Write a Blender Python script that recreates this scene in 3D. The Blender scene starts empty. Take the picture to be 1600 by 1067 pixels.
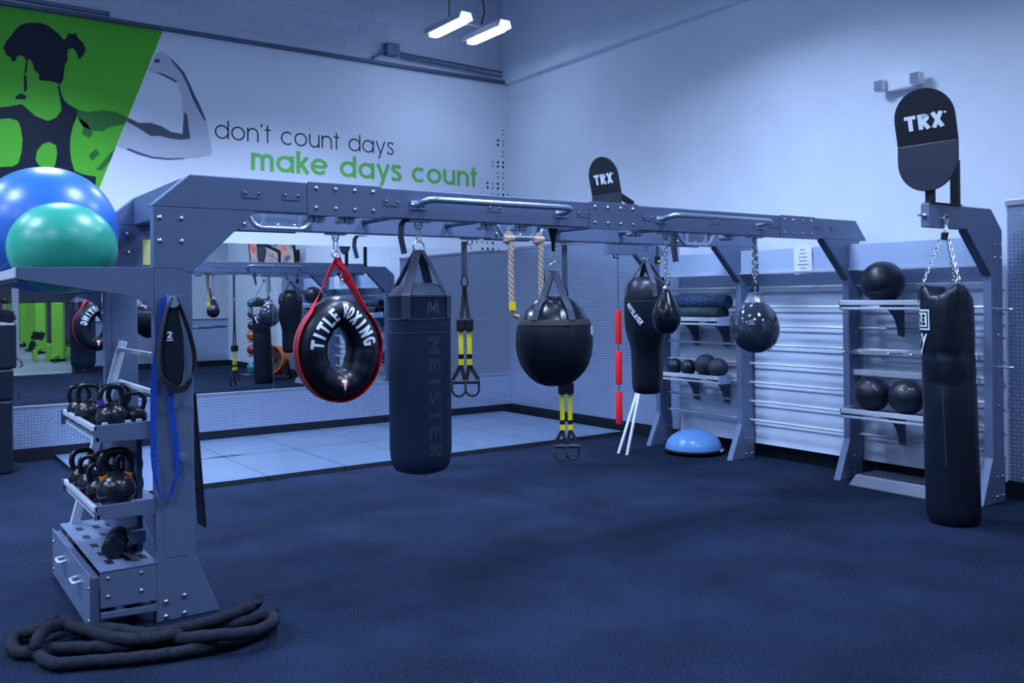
import bpy, bmesh, math, random
from mathutils import Vector, Matrix
random.seed(7)
S = bpy.context.scene
COL = S.collection
PI = math.pi

# ---------------------------------------------------------------- camera, light, exposure
CAM_H = 1.62
cd = bpy.data.cameras.new('camera')
cd.sensor_fit = 'HORIZONTAL'
cd.sensor_width = 36.0
cd.lens = 1398.6 * 36.0 / 1600.0
cd.shift_y = -(533.5 - 466.2) / 1600.0
cd.clip_start = 0.05
cd.clip_end = 120
cam = bpy.data.objects.new('camera', cd)
COL.objects.link(cam)
_y, _p, _r = math.radians(35.251), math.radians(0.036), math.radians(-0.611)
_F = Vector((math.sin(_y) * math.cos(_p), math.cos(_y) * math.cos(_p), math.sin(_p)))
_R = Vector((math.cos(_y), -math.sin(_y), 0))
_U = _R.cross(_F)
_R2 = math.cos(_r) * _R + math.sin(_r) * _U
_U2 = -math.sin(_r) * _R + math.cos(_r) * _U
M = Matrix.Identity(4)
for i in range(3):
    M[i][0], M[i][1], M[i][2] = _R2[i], _U2[i], -_F[i]
M[2][3] = CAM_H
cam.matrix_world = M
S.camera = cam

w = bpy.data.worlds.new('world')
S.world = w
w.use_nodes = True
w.node_tree.nodes['Background'].inputs[0].default_value = (0.35, 0.5, 1.0, 1)
w.node_tree.nodes['Background'].inputs[1].default_value = 0.02

S.view_settings.view_transform = 'Standard'
S.view_settings.look = 'None'
S.view_settings.exposure = EXPOSURE = 0.0
S.view_settings.gamma = 1.0
S.view_settings.use_curve_mapping = False
LAMP_COLOR = (0.51, 0.665, 1.0)
LAMP_GLOW = 18.0              # brightness of the lamp covers
LAMP_WATT = 112.0             # power of each reflector lamp
LAMP_SPREAD = math.radians(146)
LAMP_Z = 4.85
# (x, y, strength factor) of every two-lamp ceiling fixture
FIXTURES = [(5.86, 9.18, 0.08), (1.2, 8.3, 1.3), (-1.6, 8.2, 1.1), (3.9, 8.1, 1.1),
            (5.0, 5.3, 1.15), (2.5, 4.9, 1.1), (-1.6, 5.4, 1.3),
            (4.7, 2.2, 0.75), (1.9, 2.0, 0.5), (-1.6, 1.6, 0.9),
            (3.2, -5.5, 1.2), (3.4, -10.0, 1.3), (3.4, -15.0, 1.3), (5.0, -0.9, 0.45),
            (-4.4, 5.2, 2.0), (-4.4, 2.4, 1.5)]
for _x, _y2, _k in FIXTURES:
    _l = bpy.data.lights.new('reflector_lamp', 'AREA')
    _l.shape = 'RECTANGLE'
    _l.size, _l.size_y = 0.69, 0.74
    _l.energy = LAMP_WATT * _k
    _l.color = LAMP_COLOR
    _l.spread = LAMP_SPREAD if _y2 < 8 else math.radians(128)
    _o = bpy.data.objects.new('reflector_lamp', _l)
    COL.objects.link(_o)
    _o.location = (_x, _y2, LAMP_Z - 0.004)

XB, YA = 7.32, 10.40          # right wall, mural wall
GREEN = [(-1.2, 4.7), (2.616, 4.67), (1.738, 2.32), (-1.2, 2.32)]
HAIR = [(1.049, 4.226), (1.079, 4.304), (1.122, 4.36), (1.159, 4.431), (1.21, 4.489), (1.283, 4.521), (1.386, 4.539), (1.46, 4.523), (1.52, 4.483), (1.565, 4.448), (1.61, 4.396), (1.633, 4.425), (1.657, 4.48), (1.695, 4.469), (1.726, 4.491), (1.741, 4.442), (1.795, 4.391), (1.821, 4.327), (1.794, 4.263), (1.755, 4.207), (1.739, 4.247), (1.724, 4.287), (1.694, 4.325), (1.648, 4.301), (1.639, 4.249), (1.647, 4.199), (1.615, 4.127), (1.607, 4.059), (1.599, 3.974), (1.568, 3.919), (1.523, 3.938), (1.455, 3.946), (1.395, 3.938), (1.366, 3.959), (1.374, 4.002), (1.344, 4.023), (1.323, 4.053), (1.316, 4.101), (1.294, 4.14), (1.272, 4.145), (1.264, 4.061), (1.249, 3.993), (1.234, 3.983), (1.242, 4.042), (1.257, 4.118), (1.236, 4.164), (1.2, 4.175), (1.175, 4.163), (1.156, 4.111), (1.127, 4.099), (1.113, 4.146), (1.077, 4.157)]
TOP = [(0.737, 3.556), (1.016, 3.62), (1.101, 3.638), (1.21, 3.675), (1.333, 3.566), (1.451, 3.525), (1.527, 3.57), (1.58, 3.652), (1.562, 3.801), (1.545, 3.899), (1.563, 3.918), (1.575, 3.836), (1.604, 3.764), (1.65, 3.719), (1.734, 3.677), (1.726, 3.6), (1.686, 3.494), (1.662, 3.373), (1.656, 3.255), (1.667, 3.137), (1.697, 3.026), (1.782, 2.993), (1.907, 2.977), (1.9, 2.83), (1.594, 2.626), (1.006, 2.516), (0.728, 2.504)]
SKINL = [(0.805, 3.452), (1.015, 3.498), (1.1, 3.516), (1.172, 3.499), (1.2, 3.428), (1.214, 3.314), (1.205, 3.182), (1.175, 3.065), (1.124, 3.028), (1.01, 3.011), (0.801, 2.987)]
SKINC = [(1.344, 3.202), (1.397, 3.282), (1.464, 3.31), (1.524, 3.277), (1.535, 3.194), (1.515, 3.075), (1.476, 3.005), (1.432, 3.043), (1.417, 3.042), (1.365, 3.055), (1.332, 3.11)]
SHOULDER = [(1.734, 3.677), (1.835, 3.663), (1.978, 3.7), (2.106, 3.694), (2.236, 3.647), (2.203, 3.573), (2.072, 3.534), (1.975, 3.472), (1.865, 3.47), (1.787, 3.505), (1.741, 3.568), (1.726, 3.617)]
BLOT = [[(1.741, 3.593), (1.818, 3.542), (1.88, 3.446), (1.848, 3.383), (1.77, 3.426), (1.787, 3.488)], [(1.839, 3.202), (1.91, 3.277), (1.945, 3.228), (1.869, 3.145)], [(1.908, 3.05), (2.005, 3.182), (2.07, 3.265), (2.111, 3.321), (2.056, 3.169), (1.963, 3.046)], [(1.152, 3.742), (1.203, 3.786), (1.254, 3.763), (1.246, 3.726), (1.159, 3.719)], [(1.234, 3.975), (1.256, 3.978), (1.262, 3.83), (1.232, 3.793)]]
ARM = [(2.236, 3.647), (2.351, 3.601), (2.469, 3.614), (2.588, 3.587), (2.691, 3.534), (2.804, 3.537), (2.823, 3.647), (2.816, 3.809), (2.799, 3.952), (2.766, 4.11), (2.697, 4.146), (2.594, 4.177), (2.508, 4.165), (2.449, 4.193), (2.492, 4.27), (2.51, 4.325), (2.536, 4.391), (2.588, 4.426), (2.665, 4.384), (2.751, 4.315), (2.837, 4.228), (2.889, 4.126), (2.942, 4.006), (3.012, 3.868), (3.082, 3.693), (3.117, 3.512), (3.142, 3.367), (3.133, 3.311), (3.006, 3.273), (2.827, 3.24), (2.653, 3.217), (2.482, 3.221), (2.331, 3.253), (2.216, 3.295), (2.119, 3.321), (2.177, 3.475)]
BICEPS = [(2.236, 3.647), (2.351, 3.601), (2.469, 3.614), (2.588, 3.587), (2.691, 3.534), (2.76, 3.529), (2.813, 3.519), (2.833, 3.775), (2.868, 3.742), (2.884, 3.599), (2.901, 3.482), (2.794, 3.454), (2.673, 3.461), (2.57, 3.478), (2.468, 3.468), (2.367, 3.529), (2.268, 3.58), (2.219, 3.601)]
EDGE = [[(2.665, 4.384), (2.751, 4.315), (2.837, 4.228), (2.889, 4.126), (2.942, 4.006), (3.012, 3.868), (3.082, 3.702), (3.055, 3.708), (2.984, 3.828), (2.923, 3.949), (2.871, 4.088), (2.811, 4.206), (2.733, 4.295)], [(2.51, 4.316), (2.553, 4.34), (2.587, 4.319), (2.552, 4.287), (2.518, 4.291)], [(2.517, 4.181), (2.594, 4.18), (2.697, 4.146), (2.77, 4.107), (2.74, 4.096), (2.679, 4.126), (2.576, 4.164)], [(2.216, 3.295), (2.331, 3.253), (2.482, 3.221), (2.653, 3.217), (2.827, 3.24), (2.828, 3.253), (2.653, 3.235), (2.482, 3.242), (2.348, 3.277), (2.233, 3.314)]]
DOTS = [(7.317, 4.159, 'k'), (7.316, 4.1, 'k'), (7.315, 4.009, 't'), (7.314, 3.943, 't'), (7.313, 3.849, 't'), (7.312, 3.793, 't'), (7.311, 3.704, 't'), (7.31, 3.644, 't'), (7.309, 3.544, 't'), (7.308, 3.486, 't'), (7.307, 3.394, 't'), (7.306, 3.333, 't'), (7.305, 3.241, 't'), (7.304, 3.184, 't'), (7.303, 3.092, 't'), (7.226, 4.006, 't'), (7.225, 3.945, 't'), (7.224, 3.851, 't'), (7.224, 3.793, 't'), (7.222, 3.699, 't'), (7.222, 3.641, 't'), (7.22, 3.548, 'k'), (7.22, 3.487, 'k'), (7.214, 3.088, 'k'), (7.218, 3.393, 't'), (7.218, 3.335, 't'), (7.216, 3.242, 't'), (7.216, 3.18, 't'), (7.135, 3.856, 'k'), (7.134, 3.794, 'k'), (7.131, 3.548, 'k'), (7.13, 3.488, 'k'), (7.127, 3.243, 'k'), (7.126, 3.18, 'k'), (7.129, 3.396, 't'), (7.128, 3.335, 't'), (7.125, 3.09, 't'), (7.044, 3.548, 't'), (7.043, 3.49, 't'), (7.04, 3.242, 't'), (7.039, 3.18, 't'), (7.038, 3.088, 't'), (6.95, 3.243, 'k'), (6.95, 3.183, 'k'), (6.764, 2.415, 't'), (6.848, 2.417, 't'), (6.934, 2.411, 't'), (7.031, 2.409, 'k'), (6.668, 2.324, 't'), (6.762, 2.323, 'y'), (6.853, 2.323, 'k'), (6.943, 2.323, 'k'), (7.03, 2.323, 'k'), (7.127, 2.317, 't')]
ROPE = [(1.637, 4.703), (1.6, 4.634), (1.52, 4.583), (1.362, 4.525), (1.167, 4.506), (1.038, 4.538), (0.935, 4.68), (0.87, 4.81), (0.803, 4.935), (0.732, 4.999), (0.665, 4.958), (0.607, 4.91), (0.54, 4.912), (0.497, 4.806), (0.5, 4.671), (0.56, 4.606), (0.648, 4.598), (0.776, 4.523), (0.927, 4.43), (1.09, 4.385), (1.257, 4.333), (1.421, 4.26), (1.522, 4.271), (1.597, 4.348), (1.59, 4.433), (1.423, 4.411), (1.24, 4.434), (1.106, 4.447), (0.982, 4.487), (0.884, 4.601), (0.816, 4.753), (0.743, 4.899), (0.667, 4.913), (0.595, 4.762), (0.576, 4.572), (0.62, 4.408), (0.744, 4.342), (0.931, 4.257), (1.13, 4.2), (1.322, 4.187), (1.493, 4.244), (1.596, 4.366), (1.644, 4.508)]
# ---------------------------------------------------------------- materials
def nodes_of(m):
    nt = m.node_tree
    return nt, nt.nodes, nt.links, nt.nodes['Principled BSDF']

def mat(name, col, rough=0.5, metal=0.0, spec=0.5, var=0.0, vscale=6.0, bump=0.0, bscale=60.0, coat=0.0, emis=None, estr=0.0, stretch=None):
    m = bpy.data.materials.new(name)
    m.use_nodes = True
    nt, N, L, b = nodes_of(m)
    b.inputs['Base Color'].default_value = (*col, 1)
    b.inputs['Roughness'].default_value = rough
    b.inputs['Metallic'].default_value = metal
    b.inputs['Specular IOR Level'].default_value = spec
    b.inputs['Coat Weight'].default_value = coat
    if emis:
        b.inputs['Emission Color'].default_value = (*emis, 1)
        b.inputs['Emission Strength'].default_value = estr
    if var or bump:
        tc = N.new('ShaderNodeTexCoord')
        src = tc.outputs['Object']
        if stretch:
            mp = N.new('ShaderNodeMapping')
            mp.inputs['Scale'].default_value = stretch
            L.new(src, mp.inputs['Vector'])
            src = mp.outputs['Vector']
    if var:
        n = N.new('ShaderNodeTexNoise')
        n.inputs['Scale'].default_value = vscale
        n.inputs['Detail'].default_value = 5
        L.new(src, n.inputs['Vector'])
        r = N.new('ShaderNodeValToRGB')
        r.color_ramp.elements[0].position = 0.3
        r.color_ramp.elements[1].position = 0.7
        r.color_ramp.elements[0].color = (*[c * (1 - var) for c in col], 1)
        r.color_ramp.elements[1].color = (*[min(1, c * (1 + var)) for c in col], 1)
        L.new(n.outputs['Fac'], r.inputs['Fac'])
        L.new(r.outputs['Color'], b.inputs['Base Color'])
    if bump:
        n2 = N.new('ShaderNodeTexNoise')
        n2.inputs['Scale'].default_value = bscale
        n2.inputs['Detail'].default_value = 3
        L.new(src, n2.inputs['Vector'])
        bp = N.new('ShaderNodeBump')
        bp.inputs['Strength'].default_value = bump
        bp.inputs['Distance'].default_value = 0.01
        L.new(n2.outputs['Fac'], bp.inputs['Height'])
        L.new(bp.outputs['Normal'], b.inputs['Normal'])
    return m

def math_node(N, L, op, a, b=None, c=None):
    n = N.new('ShaderNodeMath')
    n.operation = op
    for i, v in enumerate((a, b, c)):
        if v is None:
            continue
        if isinstance(v, (int, float)):
            n.inputs[i].default_value = v
        else:
            L.new(v, n.inputs[i])
    return n.outputs[0]

def diamond_plate(name, pitch=0.031):
    m = bpy.data.materials.new(name)
    m.use_nodes = True
    nt, N, L, b = nodes_of(m)
    tc = N.new('ShaderNodeTexCoord')
    sp = N.new('ShaderNodeSeparateXYZ')
    L.new(tc.outputs['Object'], sp.inputs[0])
    u = math_node(N, L, 'MULTIPLY', math_node(N, L, 'ADD', sp.outputs[0], sp.outputs[1]), 1 / pitch)
    v = math_node(N, L, 'MULTIPLY', sp.outputs[2], 1 / pitch)
    par = math_node(N, L, 'MODULO', math_node(N, L, 'ADD', math_node(N, L, 'FLOOR', u), math_node(N, L, 'ADD', math_node(N, L, 'FLOOR', v), 4000.0)), 2.0)
    lu = math_node(N, L, 'SUBTRACT', math_node(N, L, 'FRACT', u), 0.5)
    lv = math_node(N, L, 'SUBTRACT', math_node(N, L, 'FRACT', v), 0.5)
    d1 = math_node(N, L, 'ADD', lu, lv)
    d2 = math_node(N, L, 'SUBTRACT', lu, lv)
    q1 = math_node(N, L, 'MULTIPLY', d1, d1)
    q2 = math_node(N, L, 'MULTIPLY', d2, d2)
    inv = math_node(N, L, 'SUBTRACT', 1.0, par)
    al = math_node(N, L, 'ADD', math_node(N, L, 'MULTIPLY', q1, par), math_node(N, L, 'MULTIPLY', q2, inv))
    ac = math_node(N, L, 'ADD', math_node(N, L, 'MULTIPLY', q2, par), math_node(N, L, 'MULTIPLY', q1, inv))
    e = math_node(N, L, 'ADD', math_node(N, L, 'MULTIPLY', al, 1 / 0.46 ** 2), math_node(N, L, 'MULTIPLY', ac, 1 / 0.22 ** 2))
    h = math_node(N, L, 'MAXIMUM', math_node(N, L, 'SUBTRACT', 1.0, e), 0.0)
    bp = N.new('ShaderNodeBump')
    bp.inputs['Strength'].default_value = 1.0
    bp.inputs['Distance'].default_value = 0.007
    L.new(h, bp.inputs['Height'])
    L.new(bp.outputs['Normal'], b.inputs['Normal'])
    rp = N.new('ShaderNodeValToRGB')
    rp.color_ramp.elements[0].position = 0.0
    rp.color_ramp.elements[1].position = 0.35
    rp.color_ramp.elements[0].color = (0.42, 0.52, 0.72, 1)
    rp.color_ramp.elements[1].color = (0.92, 0.95, 1.0, 1)  # lozenge tops near white: their sparkle is put into the colour
    L.new(h, rp.inputs['Fac'])
    L.new(rp.outputs['Color'], b.inputs['Base Color'])
    b.inputs['Metallic'].default_value = 0.85
    b.inputs['Roughness'].default_value = 0.34
    return m

def brick_paint(name, col):
    m = mat(name, col, 0.6)
    nt, N, L, b = nodes_of(m)
    tc = N.new('ShaderNodeTexCoord')
    mp = N.new('ShaderNodeMapping')
    mp.inputs['Rotation'].default_value = (PI / 2, 0, 0)
    L.new(tc.outputs['Object'], mp.inputs['Vector'])
    bt = N.new('ShaderNodeTexBrick')
    bt.inputs['Scale'].default_value = 1.0
    bt.inputs['Brick Width'].default_value = 0.4
    bt.inputs['Row Height'].default_value = 0.2
    bt.inputs['Mortar Size'].default_value = 0.006
    bt.inputs['Color1'].default_value = (*col, 1)
    bt.inputs['Color2'].default_value = (*[c * 0.93 for c in col], 1)
    bt.inputs['Mortar'].default_value = (*[c * 0.86 for c in col], 1)
    L.new(mp.outputs['Vector'], bt.inputs['Vector'])
    L.new(bt.outputs['Color'], b.inputs['Base Color'])
    ns = N.new('ShaderNodeTexNoise')
    ns.inputs['Scale'].default_value = 9
    L.new(tc.outputs['Object'], ns.inputs['Vector'])
    mx = math_node(N, L, 'SUBTRACT', math_node(N, L, 'MULTIPLY', ns.outputs['Fac'], 0.5), bt.outputs['Fac'])
    bp = N.new('ShaderNodeBump')
    bp.inputs['Strength'].default_value = 0.45
    bp.inputs['Distance'].default_value = 0.015
    L.new(mx, bp.inputs['Height'])
    L.new(bp.outputs['Normal'], b.inputs['Normal'])
    return m

def carpet(name, a, c):
    m = mat(name, a, 0.95, spec=0.15)
    nt, N, L, b = nodes_of(m)
    tc = N.new('ShaderNodeTexCoord')
    n = N.new('ShaderNodeTexNoise')
    n.inputs['Scale'].default_value = 85
    n.inputs['Detail'].default_value = 4
    n.inputs['Roughness'].default_value = 0.7
    n2 = N.new('ShaderNodeTexNoise')
    n2.inputs['Scale'].default_value = 1.6
    n2.inputs['Detail'].default_value = 4
    for k in (n, n2):
        L.new(tc.outputs['Object'], k.inputs['Vector'])
    s = math_node(N, L, 'ADD', math_node(N, L, 'MULTIPLY', n.outputs['Fac'], 0.75), math_node(N, L, 'MULTIPLY', n2.outputs['Fac'], 0.25))
    r = N.new('ShaderNodeValToRGB')
    r.color_ramp.elements[0].position = 0.41
    r.color_ramp.elements[1].position = 0.63
    r.color_ramp.elements[0].color = (*a, 1)
    r.color_ramp.elements[1].color = (*c, 1)
    L.new(s, r.inputs['Fac'])
    L.new(r.outputs['Color'], b.inputs['Base Color'])
    bp = N.new('ShaderNodeBump')
    bp.inputs['Strength'].default_value = 0.9
    bp.inputs['Distance'].default_value = 0.012
    L.new(n.outputs['Fac'], bp.inputs['Height'])
    L.new(bp.outputs['Normal'], b.inputs['Normal'])
    return m

MT = {}
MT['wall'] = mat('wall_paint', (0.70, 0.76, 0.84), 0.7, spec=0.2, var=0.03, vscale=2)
MT['vinyl'] = mat('mural_white', (0.74, 0.79, 0.86), 0.55, spec=0.2)
MT['brick'] = brick_paint('painted_brick', (0.62, 0.68, 0.78))
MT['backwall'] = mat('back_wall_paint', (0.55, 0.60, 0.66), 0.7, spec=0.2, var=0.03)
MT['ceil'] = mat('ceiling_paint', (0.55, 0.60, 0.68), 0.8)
MT['carpet'] = carpet('carpet_navy', (0.002, 0.0055, 0.016), (0.0175, 0.034, 0.082))
MT['gymfloor'] = mat('gym_floor', (0.20, 0.23, 0.26), 0.45, var=0.1, vscale=3)
MT['lightfloor'] = mat('pale_floor', (0.45, 0.5, 0.52), 0.25, var=0.05)
MT['base'] = mat('rubber_base', (0.005, 0.008, 0.017), 0.5, spec=0.3)
MT['plate'] = diamond_plate('diamond_plate')
MT['alu'] = mat('aluminium_trim', (0.45, 0.49, 0.55), 0.4, 0.8)
MT['mirror'] = mat('mirror_glass', (0.80, 0.84, 0.86), 0.01, 1.0)
MT['rig'] = mat('rig_paint', (0.138, 0.184, 0.300), 0.42, 0.2, var=0.04, vscale=3, bump=0.05, bscale=400)
MT['rigdark'] = mat('rig_dark_paint', (0.075, 0.105, 0.185), 0.5, 0.2)
MT['steel'] = mat('bright_steel', (0.62, 0.66, 0.72), 0.28, 1.0)
MT['handle'] = mat('silver_pipe', (0.36, 0.43, 0.56), 0.3, 0.7)
MT['shelf'] = mat('silver_rail', (0.62, 0.68, 0.76), 0.35, 0.3)
MT['white'] = mat('white_print', (0.80, 0.84, 0.90), 0.5)
MT['panel'] = mat('slat_panel', (0.58, 0.67, 0.82), 0.55, 0.0, var=0.05, vscale=2.5)
MT['header'] = mat('header_panel', (0.42, 0.53, 0.74), 0.5, 0.1)
MT['black'] = mat('black_plastic', (0.007, 0.010, 0.017), 0.45, spec=0.3)
MT['blackm'] = mat('black_vinyl', (0.006, 0.010, 0.020), 0.36, spec=0.35, bump=0.25, bscale=14)
MT['blackg'] = mat('black_gloss', (0.006, 0.009, 0.018), 0.24, spec=0.45, coat=0.1, bump=0.35, bscale=11)
MT['canvas'] = mat('black_canvas', (0.008, 0.021, 0.052), 0.62, spec=0.3, var=0.15, vscale=8, bump=0.1, bscale=250)
MT['web'] = mat('grey_webbing', (0.042, 0.055, 0.095), 0.6, bump=0.2, bscale=300)
MT['webd'] = mat('black_webbing', (0.016, 0.019, 0.028), 0.6, bump=0.2, bscale=300)
MT['red'] = mat('red_webbing', (0.85, 0.015, 0.03), 0.5)
MT['redroll'] = mat('red_foam', (0.90, 0.008, 0.018), 0.55)
MT['yellow'] = mat('yellow_webbing', (0.80, 0.75, 0.02), 0.5)
MT['yellowtape'] = mat('yellow_tape', (0.95, 0.72, 0.01), 0.4)
MT['rope'] = mat('manila_rope', (0.46, 0.34, 0.26), 0.85, var=0.2, vscale=60)
MT['brope'] = mat('dark_battle_rope', (0.012, 0.015, 0.026), 0.85, spec=0.2, var=0.35, vscale=45, bump=0.4, bscale=120)
MT['blueball'] = mat('blue_ball', (0.035, 0.165, 0.54), 0.33, spec=0.5)
MT['greenball'] = mat('green_ball', (0.03, 0.38, 0.25), 0.35, spec=0.5)
MT['bosu'] = mat('bosu_blue', (0.14, 0.34, 0.70), 0.25)
MT['band'] = mat('blue_band', (0.008, 0.065, 0.42), 0.45)
MT['iron'] = mat('cast_iron', (0.008, 0.010, 0.016), 0.24, 0.0, bump=0.15, bscale=80)
MT['orange'] = mat('orange_paint', (0.85, 0.22, 0.02), 0.4)
MT['rubberball'] = mat('dark_medicine_ball', (0.007, 0.011, 0.022), 0.36, bump=0.2, bscale=120)
MT['greyball'] = mat('grey_medicine_ball', (0.026, 0.036, 0.068), 0.55, bump=0.2, bscale=120)
MT['foam'] = mat('blue_grid_foam', (0.010, 0.036, 0.095), 0.65)
MT['dkgreen'] = mat('dark_green_foam', (0.010, 0.032, 0.038), 0.65, var=0.4, vscale=30)
MT['step'] = mat('step_grey', (0.20, 0.23, 0.30), 0.6)
MT['mat'] = mat('floor_mat_vinyl', (0.092, 0.138, 0.218), 0.40, var=0.08, vscale=3, bump=0.15, bscale=5)
MT['matedge'] = mat('floor_mat_side', (0.02, 0.022, 0.03), 0.7)
MT['green'] = mat('mural_green', (0.10, 0.48, 0.035), 0.55, spec=0.2)
MT['greenmid'] = mat('mural_green_shade', (0.035, 0.17, 0.035), 0.55, spec=0.2)
MT['navy'] = mat('mural_navy', (0.010, 0.016, 0.032), 0.55, spec=0.2)
MT['armgrey'] = mat('mural_arm_grey', (0.52, 0.56, 0.66), 0.55, spec=0.2)
MT['armshade'] = mat('mural_arm_shade', (0.085, 0.10, 0.15), 0.55, spec=0.2)
MT['slogan_green'] = mat('slogan_green', (0.16, 0.55, 0.10), 0.5)
MT['teal'] = mat('mural_teal', (0.22, 0.42, 0.42), 0.5)
MT['paper'] = mat('paper', (0.82, 0.86, 0.92), 0.7)
MT['ink'] = mat('ink', (0.12, 0.13, 0.17), 0.7)
MT['fixture'] = mat('lamp_housing', (0.55, 0.58, 0.62), 0.5)
MT['lime'] = mat('lime_paint', (0.26, 0.68, 0.06), 0.35)
MT['pad'] = mat('black_pad', (0.012, 0.014, 0.018), 0.5)
MT['ring'] = mat('creased_black_vinyl', (0.006, 0.009, 0.018), 0.36, spec=0.45, bump=0.5, bscale=10)
MT['matteblack'] = mat('matte_black_vinyl', (0.005, 0.008, 0.018), 0.5, spec=0.3, bump=0.3, bscale=12)
MT['signface'] = mat('sign_lower_black', (0.020, 0.026, 0.045), 0.35)
MT['signdark'] = mat('sign_upper_black', (0.006, 0.008, 0.014), 0.45)
MT['lighthousing'] = mat('emergency_light_white', (0.72, 0.76, 0.82), 0.5)
MT['lens'] = mat('grey_lens', (0.18, 0.22, 0.32), 0.25)
MT['grey'] = mat('letter_grey', (0.024, 0.031, 0.052), 0.55)
MT['midgrey'] = mat('logo_grey', (0.055, 0.070, 0.115), 0.5)
MT['skin'] = mat('skin', (0.55, 0.33, 0.24), 0.6)
MT['hair'] = mat('hair', (0.02, 0.015, 0.012), 0.6)
MT['shirt'] = mat('dark_shirt', (0.02, 0.025, 0.05), 0.8)
MT['wornprint'] = mat('worn_white_print', (0.34, 0.38, 0.48), 0.6)
MT['pipegrey'] = mat('grey_grip', (0.16, 0.18, 0.23), 0.5)
MT['screen'] = mat('tv_picture', (0.05, 0.05, 0.06), 0.3, emis=(0.4, 0.45, 0.7), estr=0.6)
def _tv(m):
    nt, N, L, b = nodes_of(m)
    tc = N.new('ShaderNodeTexCoord')
    n = N.new('ShaderNodeTexNoise')
    n.inputs['Scale'].default_value = 5
    L.new(tc.outputs['Object'], n.inputs['Vector'])
    r = N.new('ShaderNodeValToRGB')
    e = r.color_ramp.elements
    e[0].position = 0.35; e[0].color = (0.05, 0.12, 0.35, 1)
    e[1].position = 0.7; e[1].color = (0.9, 0.15, 0.12, 1)
    k = e.new(0.52); k.color = (0.55, 0.62, 0.8, 1)
    L.new(n.outputs['Fac'], r.inputs['Fac'])
    L.new(r.outputs['Color'], b.inputs['Emission Color'])
_tv(MT['screen'])

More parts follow.
